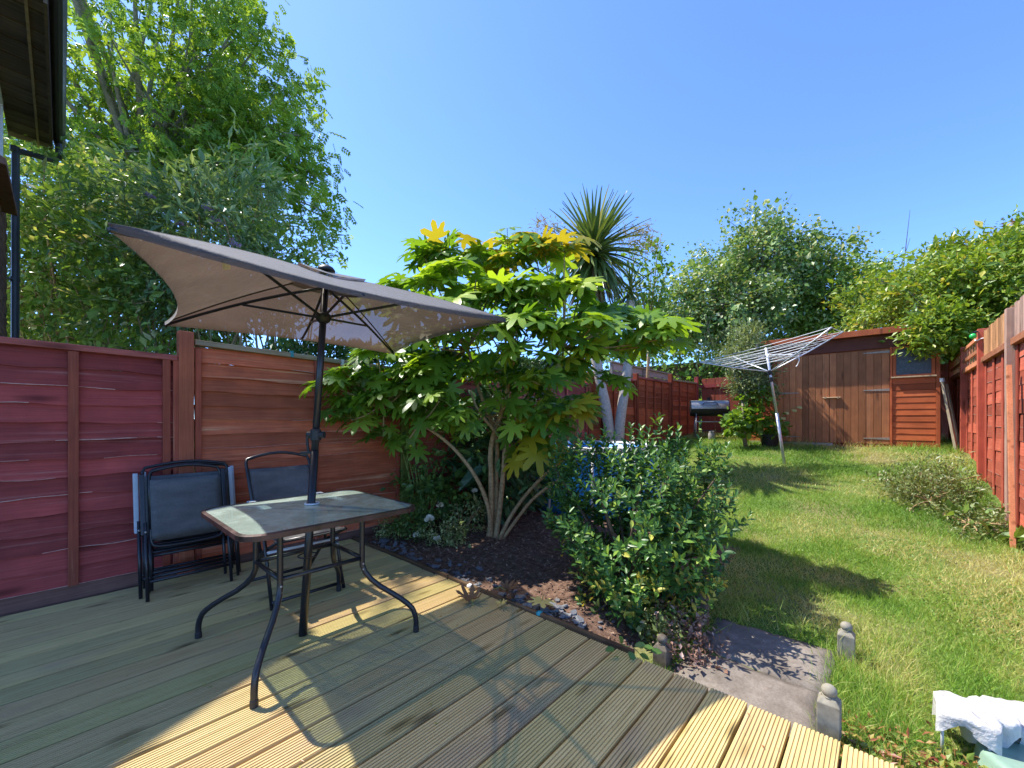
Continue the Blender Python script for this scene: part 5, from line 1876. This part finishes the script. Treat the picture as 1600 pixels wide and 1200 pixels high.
# a few shoots standing clear of the top
for (sx, sy) in ((1030, 648), (1012, 672), (1060, 668), (985, 665), (1095, 690), (945, 668), (1120, 745), (905, 690), (870, 700), (960, 678), (925, 682), (1000, 668), (890, 705), (1045, 668), (975, 690), (940, 695), (860, 715)):
    q = at(sx, sy, 2.95)
    for h in (0, -.05, -.1):
        P0 = np.vstack([P0, q + [0, 0, h]])
        O0 = np.vstack([O0, [0, 0, 1]])
lp, ld, ln_, ls_ = [], [], [], []
for p, o_ in zip(P0, O0):
    k = 9
    ax_ = unit(o_ * .6 + np.array([0, 0, .75]) + rng.normal(size=3) * .25)
    e1 = unit(np.cross(ax_, [.3, .5, .8]))
    e2 = np.cross(ax_, e1)
    for i in range(k):
        a = 2.4 * i
        el = 1.15 - 1.25 * i / k
        rd = e1 * math.cos(a) + e2 * math.sin(a)
        d = rd * math.cos(el) + ax_ * math.sin(el)
        lp.append(p - ax_ * (.012 * i)), ld.append(d), ln_.append(unit(ax_ * math.cos(el) - rd * math.sin(el) + rng.normal(size=3) * .15)), ls_.append(rng.uniform(.036, .068) * (.7 if i < 2 else 1))
lp, ld, ln_, ls_ = map(np.array, (lp, ld, ln_, ls_))
R = frames(ld, ln_)
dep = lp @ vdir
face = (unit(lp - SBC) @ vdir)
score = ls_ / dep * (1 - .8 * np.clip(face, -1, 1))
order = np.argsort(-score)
V, F = LEAF7
idx = [i for f in F for i in f]
st = np.cumsum([0] + [len(f) for f in F[:-1]])
lm = raw_mesh('leaf', np.array(V) * [.46, 1, 1], idx, st, MAT['shrub_obj'], True)
bv = Vector((-1.28, 2.50, -.05))
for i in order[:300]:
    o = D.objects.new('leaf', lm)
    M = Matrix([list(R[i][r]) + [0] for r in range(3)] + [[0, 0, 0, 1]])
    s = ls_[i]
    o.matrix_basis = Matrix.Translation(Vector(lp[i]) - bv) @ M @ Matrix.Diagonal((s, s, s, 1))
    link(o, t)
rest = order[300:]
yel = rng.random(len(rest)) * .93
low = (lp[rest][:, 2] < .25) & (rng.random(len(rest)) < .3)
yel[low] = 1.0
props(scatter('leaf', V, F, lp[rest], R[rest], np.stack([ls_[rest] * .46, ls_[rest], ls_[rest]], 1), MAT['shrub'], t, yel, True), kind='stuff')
C = P0[rng.permutation(len(P0))[:40]]
limbs((-1.28, 2.50, -.06), (-1.28, 2.52, .08), C, .02, .011, t, MAT['bark_dark'], 'stem', .12, False)

# --- plants in the bed
vt = thing('variegated_shrub', at(722, 836, 4.35), 'small pale variegated shrub left of the fatsia stems', 'shrub')
c = at(725, 812, 4.35)
C, P, out = crown_points(c, (.22, .22, .2), 60, 14, .035, .6)
leaves('foliage', P, out, .04, LEAF4, MAT['varieg'], vt, width=.55)
limbs(at(722, 838, 4.35), at(722, 834, 4.35), C[:10], .006, .004, vt, MAT['bark_tan'], 'stem', .1, False)
vt = thing('groundcover_shrub', at(660, 850, 4.05), 'low spreading small leaved shrub at the left end of the flower bed', 'shrub')
for (px2, py2, Y, sm, nc) in ((640, 820, 4.1, (.24, .2, .12), 60), (690, 835, 3.95, (.22, .2, .10), 50), (610, 826, 4.2, (.14, .15, .09), 30), (668, 790, 4.3, (.22, .2, .17), 60)):
    c = at(px2, py2, Y)
    C, P, out = crown_points(c, sm, nc, 16, .035, .5)
    leaves('foliage', P, out, .032, LEAF4, MAT['varieg' if sm[2] < .11 else 'rose_leaf'], vt, width=.5)
rs = thing('rose_bush', at(660, 835, 4.4), 'rose bush with cream white blooms by the algae green fence post', 'rose')
for (px2, py2, Y, sm, nc, s_) in ((655, 755, 4.4, (.18, .2, .17), 34, .062), (695, 770, 4.4, (.16, .18, .14), 26, .075), (668, 725, 4.45, (.17, .18, .08), 18, .04), (640, 700, 4.5, (.2, .2, .06), 12, .045)):
    c = at(px2, py2, Y)
    C, P, out = crown_points(c, sm, nc, 9, .06, .5)
    leaves('foliage', P, out, s_, LEAF7, MAT['rose_leaf'], rs, width=.62)
    limbs(at(660, 838, 4.4), at(660, 830, 4.4), C[:6], .007, .006, rs, MAT['stalk'], 'stem', .12, False)
for (px2, py2, Y, sz) in ((671, 812, 4.05, .05), (687, 790, 4.15, .04), (651, 838, 3.95, .038), (683, 842, 3.85, .036), (742, 768, 4.3, .035)):
    f = at(px2, py2, Y)
    n = 26
    a = rng.uniform(0, 6.28, n)
    e = rng.uniform(-.1, 1.2, n)
    d = np.stack([np.cos(a) * np.cos(e), np.sin(a) * np.cos(e), np.sin(e)], 1)
    toc = unit(np.array([0, 0, 1.2]) - f)
    d = unit(d + toc * .5)
    scatter('bloom', LEAF7[0], LEAF7[1], f + d * .004, frames(d, np.tile(toc, (n, 1)) + rng.normal(size=(n, 3)) * .3), np.stack([np.full(n, sz * .75), np.full(n, sz), np.full(n, sz)], 1), MAT['petal'], rs, None, True)

# dry brown clump, creeper sprig
t = thing('dry_groundcover', (-.78, 2.35, -.1), 'dry pinkish brown low plant spilling over the slab by the deck corner', 'plant')
for (cx, cy, cz_, sm, nc, mt) in ((-.78, 2.30, -.04, (.16, .2, .08), 60, 'brown_dry'), (-.88, 2.45, .0, (.14, .15, .09), 40, 'brown_dry'), (-.92, 2.28, .02, (.11, .12, .1), 30, 'scrub')):
    C, P, out = crown_points((cx, cy, cz_), sm, nc, 12, .03, .5)
    P = P[(P[:, 2] > -.1)]
    leaves('foliage', P, rdir(len(P)), .028, LEAF4, MAT[mt], t, width=.6)
t = thing('creeper_sprig', at(975, 1030, 2.1), 'sprig of five green creeper leaves lying over the deck corner', 'plant')
cp = at(976, 1010, 2.08)
stem([at(1010, 1035, 2.12), at(990, 1010, 2.1), cp, at(965, 1000, 2.05)], .002, .0015, MAT['stalk'], t, 'stem', 5)
for (px2, py2) in ((952, 1015), (960, 1033), (985, 1022), (972, 1002), (1000, 1008), (1020, 1012), (1040, 1020), (1012, 1028)):
    p = at(px2, py2, 2.06)
    d = unit(p - cp + rng.normal(size=3) * .004)
    R = frames(d[None], np.array([[.2, -.5, 1.0]]) + rng.normal(size=(1, 3)) * .15)
    scatter('leaf', LEAF7[0], LEAF7[1], (cp * .35 + p * .65)[None], R, np.array([[.034, .055, .05]]), MAT['rose_leaf'], t, np.array([.5]), True)

# fallen leaves on the edging
def fallen(px, py, z, size, mat, lab, curl, yaw, k=1):
    Yp = FPX * (EYE - z) / (py - 655)
    p = at(px, py, Yp)
    t = thing('fallen_leaf', p, lab, 'leaf', 'fallen leaves on the deck edge')
    V, F = FL[k]
    V2 = []
    for (x, y, zz) in V:
        r2 = x * x + y * y
        V2.append((x, y, zz + curl * r2 + .1 * math.sin(x * 9) * curl))
    d = np.array([[math.cos(yaw), math.sin(yaw), 0]])
    R = frames(d, np.array([[.1, -.1, 1.0]]))
    scatter('blade', V2, F, np.array([[p[0], p[1], z + .012]]), R, np.array([size]), mat, t, np.array([.6]), True)
    e = p - d[0] * size * .9
    MB().tube([(p[0], p[1], z + .012), ((p[0] + e[0]) / 2, (p[1] + e[1]) / 2, z + .03), (e[0], e[1], z + .01)], .0022, 5).build('stalk', MAT['stalk'], t)


fallen(846, 942, .04, .105, MAT['pale_leaf'], 'large pale yellow hand shaped leaf fallen across the bed edging', .25, -1.15)
fallen(783, 946, .012, .05, MAT['pale_leaf'], 'small curled yellow leaf on the deck beside the edging', .7, -.6, 2)
fallen(735, 940, .014, .10, MAT['dead_leaf'], 'crisp brown curled leaf on the deck boards near the bed', .85, 2.6, 3)
fallen(790, 925, .04, .09, MAT['dead_leaf'], 'brown dead leaf caught on the edging board', .9, .4, 0)
for (px2, py2, z, r, mt, lab) in ((734, 915, .025, .022, 'white_stone', 'white pebble sitting on the bed edging'), (843, 958, .01, .024, 'teal_plastic', 'blue green glass pebble among the slate by the yellow leaf')):
    p = at(px2, py2, FPX * (EYE - z) / (py2 - 655))
    t = thing('pebble', p, lab, 'pebble')
    MB().lathe((p[0], p[1], z - .014), [(r * .5, 0), (r, r * .35), (r * .95, r * .8), (r * .5, r * 1.15), (.002, r * 1.2)], 10).build('stone_body', MAT[mt], t, smooth=True)

# slate chips along the edging
sl_me = []
for s in range(5):
    r = random.Random(s)
    pts = []
    n = 7
    for z, sc_ in ((0, .85), (.28, 1.0), (.5, .8)):
        for i in range(n):
            a = 2 * math.pi * i / n
            rr = sc_ * r.uniform(.75, 1.15)
            pts.append((rr * math.cos(a), rr * .7 * math.sin(a), z + r.uniform(-.05, .05)))
    F = []
    for l_ in range(2):
        for i in range(n):
            F.append((l_ * n + i, l_ * n + (i + 1) % n, (l_ + 1) * n + (i + 1) % n, (l_ + 1) * n + i))
    F += [tuple(range(2 * n, 3 * n)), tuple(reversed(range(n)))]
    idx = [i for f in F for i in f]
    st = np.cumsum([0] + [len(f) for f in F[:-1]])
    sl_me.append(raw_mesh('slate_chip', np.array(pts), idx, st, MAT['slate']))
for i in range(150):
    x = rng.uniform(-3.85, -1.15)
    y = 1.995 + abs(rng.normal()) * .13
    s = rng.uniform(.016, .036)
    o = D.objects.new('slate_chip', sl_me[i % 5])
    o.location = (x, y, float(bedz(x, y)) + .002)
    o.rotation_euler = (rng.normal() * .25, rng.normal() * .25, rng.uniform(0, 6.28))
    o.scale = (s, s, s)
    link(o)
    props(o, 'blue grey slate chipping lying in the flower bed along the deck edging', 'stone', 'slate chippings along the bed edge')

# --- cordyline
cb = at(960, 715, 7.5)
cb[2] = float(H(cb[0], cb[1])) - .05
cord = thing('cordyline_palm', cb, 'spiky cordyline palm rising behind the fatsia with pale trunk and brown skirt', 'palm tree')
c0 = at(928, 395, 7.5)
stem([cb, at(948, 640, 7.5), at(938, 600, 7.5), at(925, 520, 7.5), c0 - [0, 0, .1]], .10, .085, MAT['bark_white'], cord, 'trunk', 12)
stem([cb + [.05, 0, 0], at(968, 660, 7.45), at(976, 610, 7.45), at(985, 540, 7.5), at(985, 470, 7.5)], .10, .07, MAT['bark_white'], cord, 'trunk', 12)


def blade(curve, seg=7, w=.036):
    V, F = [], []
    for i in range(seg + 1):
        u = i / seg
        ww = w * (1 - u) ** .6 * (.55 + .45 * min(1, u * 6)) + .0006
        V += [(-ww, u * math.cos(curve * u * .8), -math.sin(curve * u) * u * .8 + .006), (0, u * math.cos(curve * u * .8), -math.sin(curve * u) * u * .8 - .004), (ww, u * math.cos(curve * u * .8), -math.sin(curve * u) * u * .8 + .006)]
    for i in range(seg):
        a = i * 3
        F += [(a, a + 1, a + 4, a + 3), (a + 1, a + 2, a + 5, a + 4)]
    return V, F


cm = []
for cv in (.15, .45, .8, 1.15):
    for mt in ('cord_obj', 'cord_dead'):
        V, F = blade(cv)
        idx = [i for f in F for i in f]
        st = np.cumsum([0] + [len(f) for f in F[:-1]])
        cm.append(raw_mesh('leaf', np.array(V), idx, st, MAT[mt]))
cbv = Vector(cb)
heads = [(c0 + [0, 0, .08], 400, 1.1), (at(985, 450, 7.6), 70, .62)]
for hc, nn, sz in heads:
    for i in range(nn):
        u = i / nn
        a = 2.4 * i + rng.uniform(-.25, .25)
        el = math.radians(88 - 172 * u ** .62 + rng.uniform(-9, 9))
        d = np.array([math.cos(a) * math.cos(el), math.sin(a) * math.cos(el), math.sin(el)])
        dead = u > .66 and rng.random() < .6
        ci = min(3, int(u * 3.2 + rng.uniform(0, .9)))
        upv = np.array([0, 0, 1.]) if el < 1.2 else np.array([math.cos(a), math.sin(a), 0]) * -1
        if el < -.6:
            upv = np.array([math.cos(a), math.sin(a), .3])
            ci = 0
        R = frames(d[None], (upv + rng.normal(size=3) * .2)[None])[0]
        s = sz * rng.uniform(.78, 1.08) * (.95 if u < .7 else .85)
        o = D.objects.new('leaf', cm[ci * 2 + (1 if dead else 0)])
        M = Matrix([list(R[r]) + [0] for r in range(3)] + [[0, 0, 0, 1]])
        o.matrix_basis = Matrix.Translation(Vector(hc - [0, 0, .30 * u * sz]) - cbv) @ M @ Matrix.Diagonal((s * 1.1, s, s, 1))
        link(o, cord)
for (px2, py2) in ((865, 360), (990, 368), (1000, 385), (855, 375)):
    f = at(px2, py2, 7.6)
    n = 320
    u = rng.random(n)
    ax_ = unit(f - c0)
    FP = f - ax_ * .30 + ax_ * (u * .62)[:, None] + rng.normal(size=(n, 3)) * (.13 * (1.1 - .6 * u))[:, None]
    props(leaves('seed_panicle', FP, np.tile(ax_, (n, 1)), .07, LEAF4, MAT['panicle'], cord, width=.24, jit=.8), kind='stuff')
    MB().tube([c0, (c0 + f) / 2 + [0, 0, .1], f + ax_ * .25], [.012, .009, .004], 5).build('seed_stalk', MAT['stalk'], cord)

# --- ivy clad tree behind the fence, other back trees
b = at(1175, 560, 13.6)
b[2] = .8
backk = lambda C: ~((C[:, 1] < 12.6) & (C[:, 2] < 3.2))
t = thing('ivy_clad_tree', b, 'big ivy covered tree in the centre behind the barbecue corner', 'tree')
aC, aP, aO = [], [], []
for (px2, py2, sm, nc, Y) in ((1170, 455, (2.5, 2.2, 1.75), 260, 13.6), (1190, 398, (1.6, 1.6, .95), 130, 13.6), (1110, 480, (1.8, 1.5, 1.5), 150, 13.0), (1060, 500, (1.2, 1.2, 1.1), 80, 13.4), (1262, 400, (.8, .8, .6), 36, 13.6), (1250, 470, (1.3, 1.2, 1.3), 90, 13.9)):
    C, P, out = crown_points(at(px2, py2, Y), sm, nc, 46, .18, .6, 1, .28, backk)
    aC.append(C), aP.append(P), aO.append(out)
C, P, out = map(np.concatenate, (aC, aP, aO))
limbs(b, at(1175, 480, 13.6), C[rng.permutation(len(C))[:36]], .22, .06, t, MAT['bark_ash'], wob=.12)
twigs(C, at(1175, 480, 13.6), t, MAT['bark_ash'], .02)
leaves('crown', P, out, .115, LEAF4, MAT['ivy_leaf'], t, width=.75, droop=.3)
for q in range(26):
    s = C[rng.integers(len(C))] + rng.normal(size=3) * .2
    e = s + [rng.normal() * .3, rng.normal() * .3, -rng.uniform(.5, 1.5)]
    MB().tube([s, (s + e) / 2 + rng.normal(size=3) * .12, e], [.014, .012, .009], 5).build('vine', MAT['pale_timber'], t)
for (px2, py2, qx, qy) in ((1205, 350, 1238, 303), (1190, 345, 1200, 318)):
    MB().tube([at(px2, py2 + 30, 13.6), at((px2 + qx) / 2, (py2 + qy) / 2 + 4, 13.6), at(qx, qy, 13.6)], [.012, .008, .004], 5).build('twig', MAT['bark_dark'], t)

simple_tree('leafy_tree', 'dark green tree right of the ivy tree behind the shed', 'tree', (*at(1300, 600, 13.5)[:2], .8), at(1300, 480, 13.5), at(1300, 475, 13.5), (1.5, 1.5, 1.45), 150, 42, .2, .14, LEAF4, MAT['hedge_leaf'], MAT['bark_dark'], .12, 14, 'trees behind the shed', backk, width=.6)
simple_tree('leafy_tree', 'thin topped tree with a bare twig between ivy tree and yellow green tree', 'tree', (*at(1365, 600, 12.6)[:2], .8), at(1365, 500, 12.6), at(1365, 440, 12.6), (.95, .95, .7), 60, 34, .18, .12, LEAF4, MAT['hedge_leaf'], MAT['bark_dark'], .08, 14, 'trees behind the shed', backk, width=.6, shell=.3)
t = thing('leafy_tree', (*at(1015, 600, 10.4)[:2], .7), 'slim lime green young tree to the right of the cordyline', 'tree', 'trees behind the shed')
C, P, out = crown_points(at(1012, 440, 10.4), (.55, .6, 1.0), 40, 26, .14, .3)
limbs((*at(1015, 600, 10.4)[:2], .7), at(1015, 520, 10.4), C[:16], .05, .02, t, MAT['bark_tan'])
leaves('crown', P, out, .11, LEAF4, MAT['lime_leaf'], t, width=.7, droop=.4)
MB().tube([at(1402, 460, 12.4), at(1412, 415, 12.4), at(1422, 328, 12.4)], [.02, .014, .004], 5).build('twig', MAT['bark_dark'], t)
MB().tube([at(1410, 410, 12.4), at(1422, 372, 12.4)], [.01, .004], 5).build('twig', MAT['bark_dark'], t)
MB().tube([at(1406, 402, 12.4), at(1386, 394, 12.4)], [.01, .004], 5).build('twig', MAT['bark_dark'], t)
# far hedge belt
t = thing('background_hedge', (0, 20, .9), 'dark mixed hedge closing the view behind the shed and the back fence', 'hedge')
n = 22000
hx = rng.uniform(-17, 14, n)
top = 3.7 + 1.0 * vnoise(hx, hx * 0, .8, 5) + .5 * vnoise(hx, hx * 0, 2.1, 8)
hz = .8 + (top - .8) * (1 - rng.random(n) ** 1.8)
hy = 17.0 + rng.random(n) ** 1.5 * 1.6 - .25 * vnoise(hx, hz, 1.2, 2)
P = np.stack([hx, hy, hz], 1)
out = np.stack([rng.normal(size=n) * .3, -np.ones(n), rng.random(n)], 1)
leaves('foliage', P, unit(out), .2, LEAF4, MAT['hedge_leaf'], t, width=.6, rnd=rng.random(n) * .7)
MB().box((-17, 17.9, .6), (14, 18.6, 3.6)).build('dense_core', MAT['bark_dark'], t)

# --- yellow green tree over the right fence
shedk = lambda C: ~((C[:, 0] > SX0 - .1) & (C[:, 0] < SX1 + .12) & (C[:, 1] > SY - .1) & (C[:, 1] < SY + 1.9) & (C[:, 2] < ST + .16)) & ~((C[:, 0] > RX - .15) & (C[:, 0] < RX + .15) & (C[:, 2] < 2.3))
b = np.array([1.75, 11.6, .75])
t = thing('yellow_green_tree', b, 'broad yellow green tree overhanging the shed roof and right fence', 'tree')
aC, aP, aO = [], [], []
for (px2, py2, Y, sm, nc) in ((1500, 466, 7.6, (1.25, 1.3, .88), 260), (1580, 482, 7.0, (1.3, 1.3, 1.2), 260), (1420, 475, 8.6, (1.0, 1.1, .75), 130), (1480, 418, 8.2, (.6, .7, .6), 60), (1560, 410, 7.6, (.8, .8, .65), 80), (1655, 430, 6.6, (1.1, 1.1, 1.1), 110),
                              (1458, 512, 6.85, (.30, .30, .26), 40), (1492, 512, 6.8, (.40, .38, .32), 48), (1446, 532, 6.75, (.15, .15, .14), 12)):
    C, P, out = crown_points(at(px2, py2, Y), sm, nc, 44, .13, .55, .8, .2, shedk)
    aC.append(C), aP.append(P), aO.append(out)
C, P, out = map(np.concatenate, (aC, aP, aO))
limbs(b, b + [-.1, -.3, 1.5], C[rng.permutation(len(C))[:40]], .13, .045, t, MAT['bark_ash'])
twigs(C, b + [-.1, -.3, 1.5], t, MAT['bark_ash'], .012)
leaves('crown', P, out, .092, LEAF4, MAT['laurel_leaf'], t, width=.5, droop=.15)
simple_tree('bronze_tree', 'bronze leaved treetop at the upper right edge above the yellow green tree', 'tree', (*at(1640, 600, 10.5)[:2], .8), at(1640, 450, 10.5), at(1625, 375, 10.5), (.8, .8, .75), 60, 34, .16, .11, LEAF4, MAT['red_tree'], MAT['bark_dark'], .09, 10, None, None, width=.5)

# --- pale tree and vine beside the shed
b = at(1166, 690, 8.35)
b[2] = float(H(b[0], b[1])) - .03
t = thing('pale_shrub_tree', b, 'slender pale grey green shrub tree at the left end of the shed', 'tree')
aC, aP, aO = [], [], []
for (px2, py2, sm, nc) in ((1160, 555, (.42, .4, .42), 80), (1168, 600, (.36, .3, .35), 60), (1175, 530, (.3, .3, .3), 36), (1185, 600, (.35, .3, .4), 40)):
    C, P, out = crown_points(at(px2, py2, 8.4), sm, nc, 30, .085, .4)
    aC.append(C), aP.append(P), aO.append(out)
C, P, out = map(np.concatenate, (aC, aP, aO))
limbs(b, at(1160, 630, 8.35), C[rng.permutation(len(C))[:18]], .04, .018, t, MAT['bark_ash'])
leaves('crown', P, out, .085, LEAF4, MAT['olive_leaf'], t, width=.26, droop=.1)
t = thing('climbing_vine', (-1.95, 9.7, .68), 'lime green leafy vine climbing beside the black tub at the shed corner', 'vine')
aP, aO = [], []
for (px2, py2, sm, nc) in ((1160, 655, (.28, .2, .25), 26), (1185, 660, (.4, .2, .15), 22), (1180, 620, (.2, .2, .3), 20), (1148, 665, (.16, .15, .2), 12), (1205, 672, (.2, .15, .08), 10)):
    C, P, out = crown_points(at(px2, py2, 8.25), sm, nc, 9, .07, .4)
    aP.append(P), aO.append(out)
    limbs(at(1190, 690, 8.25), at(1190, 685, 8.25), C[:4], .008, .007, t, MAT['stalk'], 'stem', .15, False)
leaves('foliage', np.concatenate(aP), np.concatenate(aO), .105, LEAF7, MAT['lime_leaf'], t, width=.85, droop=.4, upn=.4)
stem([at(1205, 685, 8.2), at(1215, 655, 8.2), at(1232, 640, 8.2), at(1245, 636, 8.2)], .007, .004, MAT['stalk'], t, 'stem', 5)
for (px2, py2) in ((1226, 644), (1238, 640), (1246, 635), (1221, 652)):
    scatter('leaf', LEAF7[0], LEAF7[1], at(px2, py2, 8.2)[None], frames(np.array([[.5, -.4, -.3]]), np.array([[0, -.6, 1.]])), np.array([[.09, .11, .1]]), MAT['pale_leaf'], t, np.array([.5]), True)

# --- scrub along the right fence
t = thing('scrubby_bush', (.35, 7.0, .2), 'low dusty grey green scrub bush on the lawn by the right fence', 'bush')
aP, aO = [], []
for (cx, cy, sm, nc) in ((.40, 6.9, (.42, .5, .34), 120), (.58, 7.7, (.32, .6, .28), 80), (.14, 7.2, (.26, .34, .2), 40), (.64, 6.2, (.26, .4, .16), 50)):
    C, P, out = crown_points((cx, cy, float(H(cx, cy)) + sm[2] * .45), sm, nc, 34, .06, .4)
    P = P[P[:, 2] > H(P[:, 0], P[:, 1])]
    P = P[P[:, 0] < RX - .08]
    aP.append(P), aO.append(unit(rdir(len(P)) + [0, 0, .8]))
    limbs((cx, cy, float(H(cx, cy))), (cx, cy, float(H(cx, cy)) + .04), C[:14], .006, .006, t, MAT['bark_tan'], 'stem', .15, False)
leaves('foliage', np.concatenate(aP), np.concatenate(aO), .038, LEAF4, MAT['scrub'], t, width=.4, droop=-.1)
t = thing('broadleaf_weed', at(1512, 765, 4.75), 'clump of bright green broad weeds at the foot of the right fence', 'weed')
for (cx, cy) in ((.72, 6.6), (.66, 6.35), (.78, 5.9), (.72, 7.4)):
    n = 16
    P = np.array([cx, cy, float(H(cx, cy)) + .06]) + rng.normal(size=(n, 3)) * [.09, .12, .03]
    leaves('foliage', P, rdir(n) * [1, 1, .3], .13, LEAF7, MAT['rose_leaf'], t, width=.6, droop=-.1, rnd=rng.uniform(.5, 1, n))

# --- lawn grass and weeds
def on_lawn(x, y):
    ok = (x > -3.9) & (x < RX - .04) & (y > 1.97) & (y < 12.2)
    ok &= ~((x < -1.12) & (y < 3.1)) & ~((x < -1.7) & (y < 4.35)) & ~((x < -.9) & (y < 2.3))
    ok &= ~((x > -.80) & (x < -.21) & (y < 2.85))
    ok &= ~((x - PX) ** 2 + (y - PY) ** 2 < (PR + .03) ** 2)
    ok &= ~((x > SX0) & (x < SX1 + .02) & (y > SY - .02))
    return ok


n = 900000
x = rng.uniform(-3.9, RX, n)
y = rng.uniform(1.97, 12.2, n)
dist = np.sqrt(x * x + y * y)
pr = np.clip((2.6 / dist) ** 1.7, .04, 1)
dry = vnoise(x, y, 1.1, 11) * .6 + vnoise(x, y, 3.1, 12) * .4 + .14 * np.clip((x + .6) / 1.2, -1, 1) * (y < 5.5)
wear = np.clip((dry - .52) * 4, 0, .75)
k = (rng.random(n) < pr * (1 - .55 * wear)) & on_lawn(x, y)
# trodden strip from the slabs towards the shed
tr_ = np.exp(-((x + .5 - (y - 2.8) * .06) / .28) ** 2) * np.clip((4.2 - y) / 1.2, 0, 1)
k &= rng.random(n) > tr_ * .8
x, y, dist, dry = x[k], y[k], dist[k], dry[k]
n = len(x)
print('grass blades', n)
edge_tall = ((x > RX - .22) | (np.abs(x + .15) < .25) & (y < 3.3) | (y > SY - .25) & (x < .8) & (x > -2.6)).astype(float)
h = (.022 + .032 * rng.random(n) ** 1.5) * (1 + 1.3 * edge_tall * rng.random(n)) * (1 + .10 * dist) * (.7 + .6 * vnoise(x, y, 2.6, 20))
w_ = (.0020 + .0020 * rng.random(n)) * (1 + .22 * dist)
d = rng.normal(size=(n, 3)) * .62
d[:, 2] = 1
V3 = ([(-.5, 0, 0), (.5, 0, 0), (.12, .62, .10), (-.1, .6, .1), (0, 1, .34)], [(0, 1, 2, 3), (3, 2, 4)])
nr = np.stack([rng.normal(size=n), rng.normal(size=n), np.full(n, .3)], 1)
g_r = np.clip(.95 - .95 * np.clip((dry - .30) * 2.2, 0, 1) + rng.normal(size=n) * .20, 0, 1)
pos = np.stack([x, y, H(x, y) - .004], 1)
props(scatter('grass', V3[0], V3[1], pos, frames(unit(d), nr), np.stack([w_, h, h], 1), MAT['grass'], None, g_r), kind='stuff')
# clover and small weeds nearby
n = 26000
x = rng.uniform(-1.5, RX - .02, n)
y = rng.uniform(1.97, 6.5, n)
cl = vnoise(x, y, 2.3, 31)
k = on_lawn(x, y) & (cl > .55) & (rng.random(n) < np.clip(3.2 / np.hypot(x, y), 0, 1) ** 1.5)
x, y = x[k], y[k]
n = len(x)
pos = np.stack([x, y, H(x, y) + rng.uniform(.008, .035, n)], 1)
dd = rdir(n) * [1, 1, .25]
props(scatter('clover', LEAF4[0], LEAF4[1], pos, frames(dd, np.tile([0, 0, 1.], (n, 1)) + rng.normal(size=(n, 3)) * .4), np.stack([rng.uniform(.010, .018, n), rng.uniform(.013, .024, n), np.full(n, .015)], 1), MAT['lime_leaf'], None), kind='stuff')
# reddish leaf litter and taller weeds by the deck end
n = 1500
x = rng.uniform(-.12, .6, n)
y = 1.97 + np.abs(rng.normal(size=n)) * .16
pos = np.stack([x, y, H(x, y) + rng.uniform(.005, .05, n)], 1)
MAT['litter'] = m_leaf('red_brown_leaf_litter', [(0, (.25, .06, .03)), (.35, (.38, .17, .07)), (.6, (.34, .30, .06)), (1, (.15, .24, .04))], trans=.25)
props(scatter('leaf_litter', LEAF4[0], LEAF4[1], pos, frames(rdir(n) * [1, 1, .5], rdir(n) + [0, 0, 1.]), np.stack([rng.uniform(.01, .02, n), rng.uniform(.02, .045, n), np.full(n, .03)], 1), MAT['litter'], None), kind='stuff')
# long seeding grass stems at the posts
n = 420
cx = np.array([(-.16, 2.78), (-.10, 2.95), (-.13, 2.5), (-.85, 2.62), (-.7, 2.9), (-.95, 2.75), (.0, 2.3), (-.4, 2.93)])
ci = rng.integers(0, len(cx), n)
x, y = cx[ci, 0] + rng.normal(size=n) * .06, cx[ci, 1] + rng.normal(size=n) * .05
d = rng.normal(size=(n, 3)) * .45
d[:, 2] = 1
hh = rng.uniform(.07, .20, n)
props(scatter('long_grass', V3[0], V3[1], np.stack([x, y, H(x, y)], 1), frames(unit(d), np.stack([rng.normal(size=n), rng.normal(size=n), np.full(n, .3)], 1)), np.stack([rng.uniform(.003, .006, n), hh, hh], 1), MAT['grass'], None, rng.uniform(.1, .9, n)), kind='stuff')

n = 70
x = rng.uniform(-3.6, .3, n)
y = rng.uniform(.1, 1.9, n)
props(scatter('leaf_debris', LEAF4[0], LEAF4[1], np.stack([x, y, np.full(n, .003)], 1), frames(rdir(n) * [1, 1, .1], np.tile([0, 0, 1.], (n, 1)) + rng.normal(size=(n, 3)) * .25), np.stack([rng.uniform(.004, .010, n), rng.uniform(.008, .022, n), np.full(n, .01)], 1), MAT['litter'], None), kind='stuff')
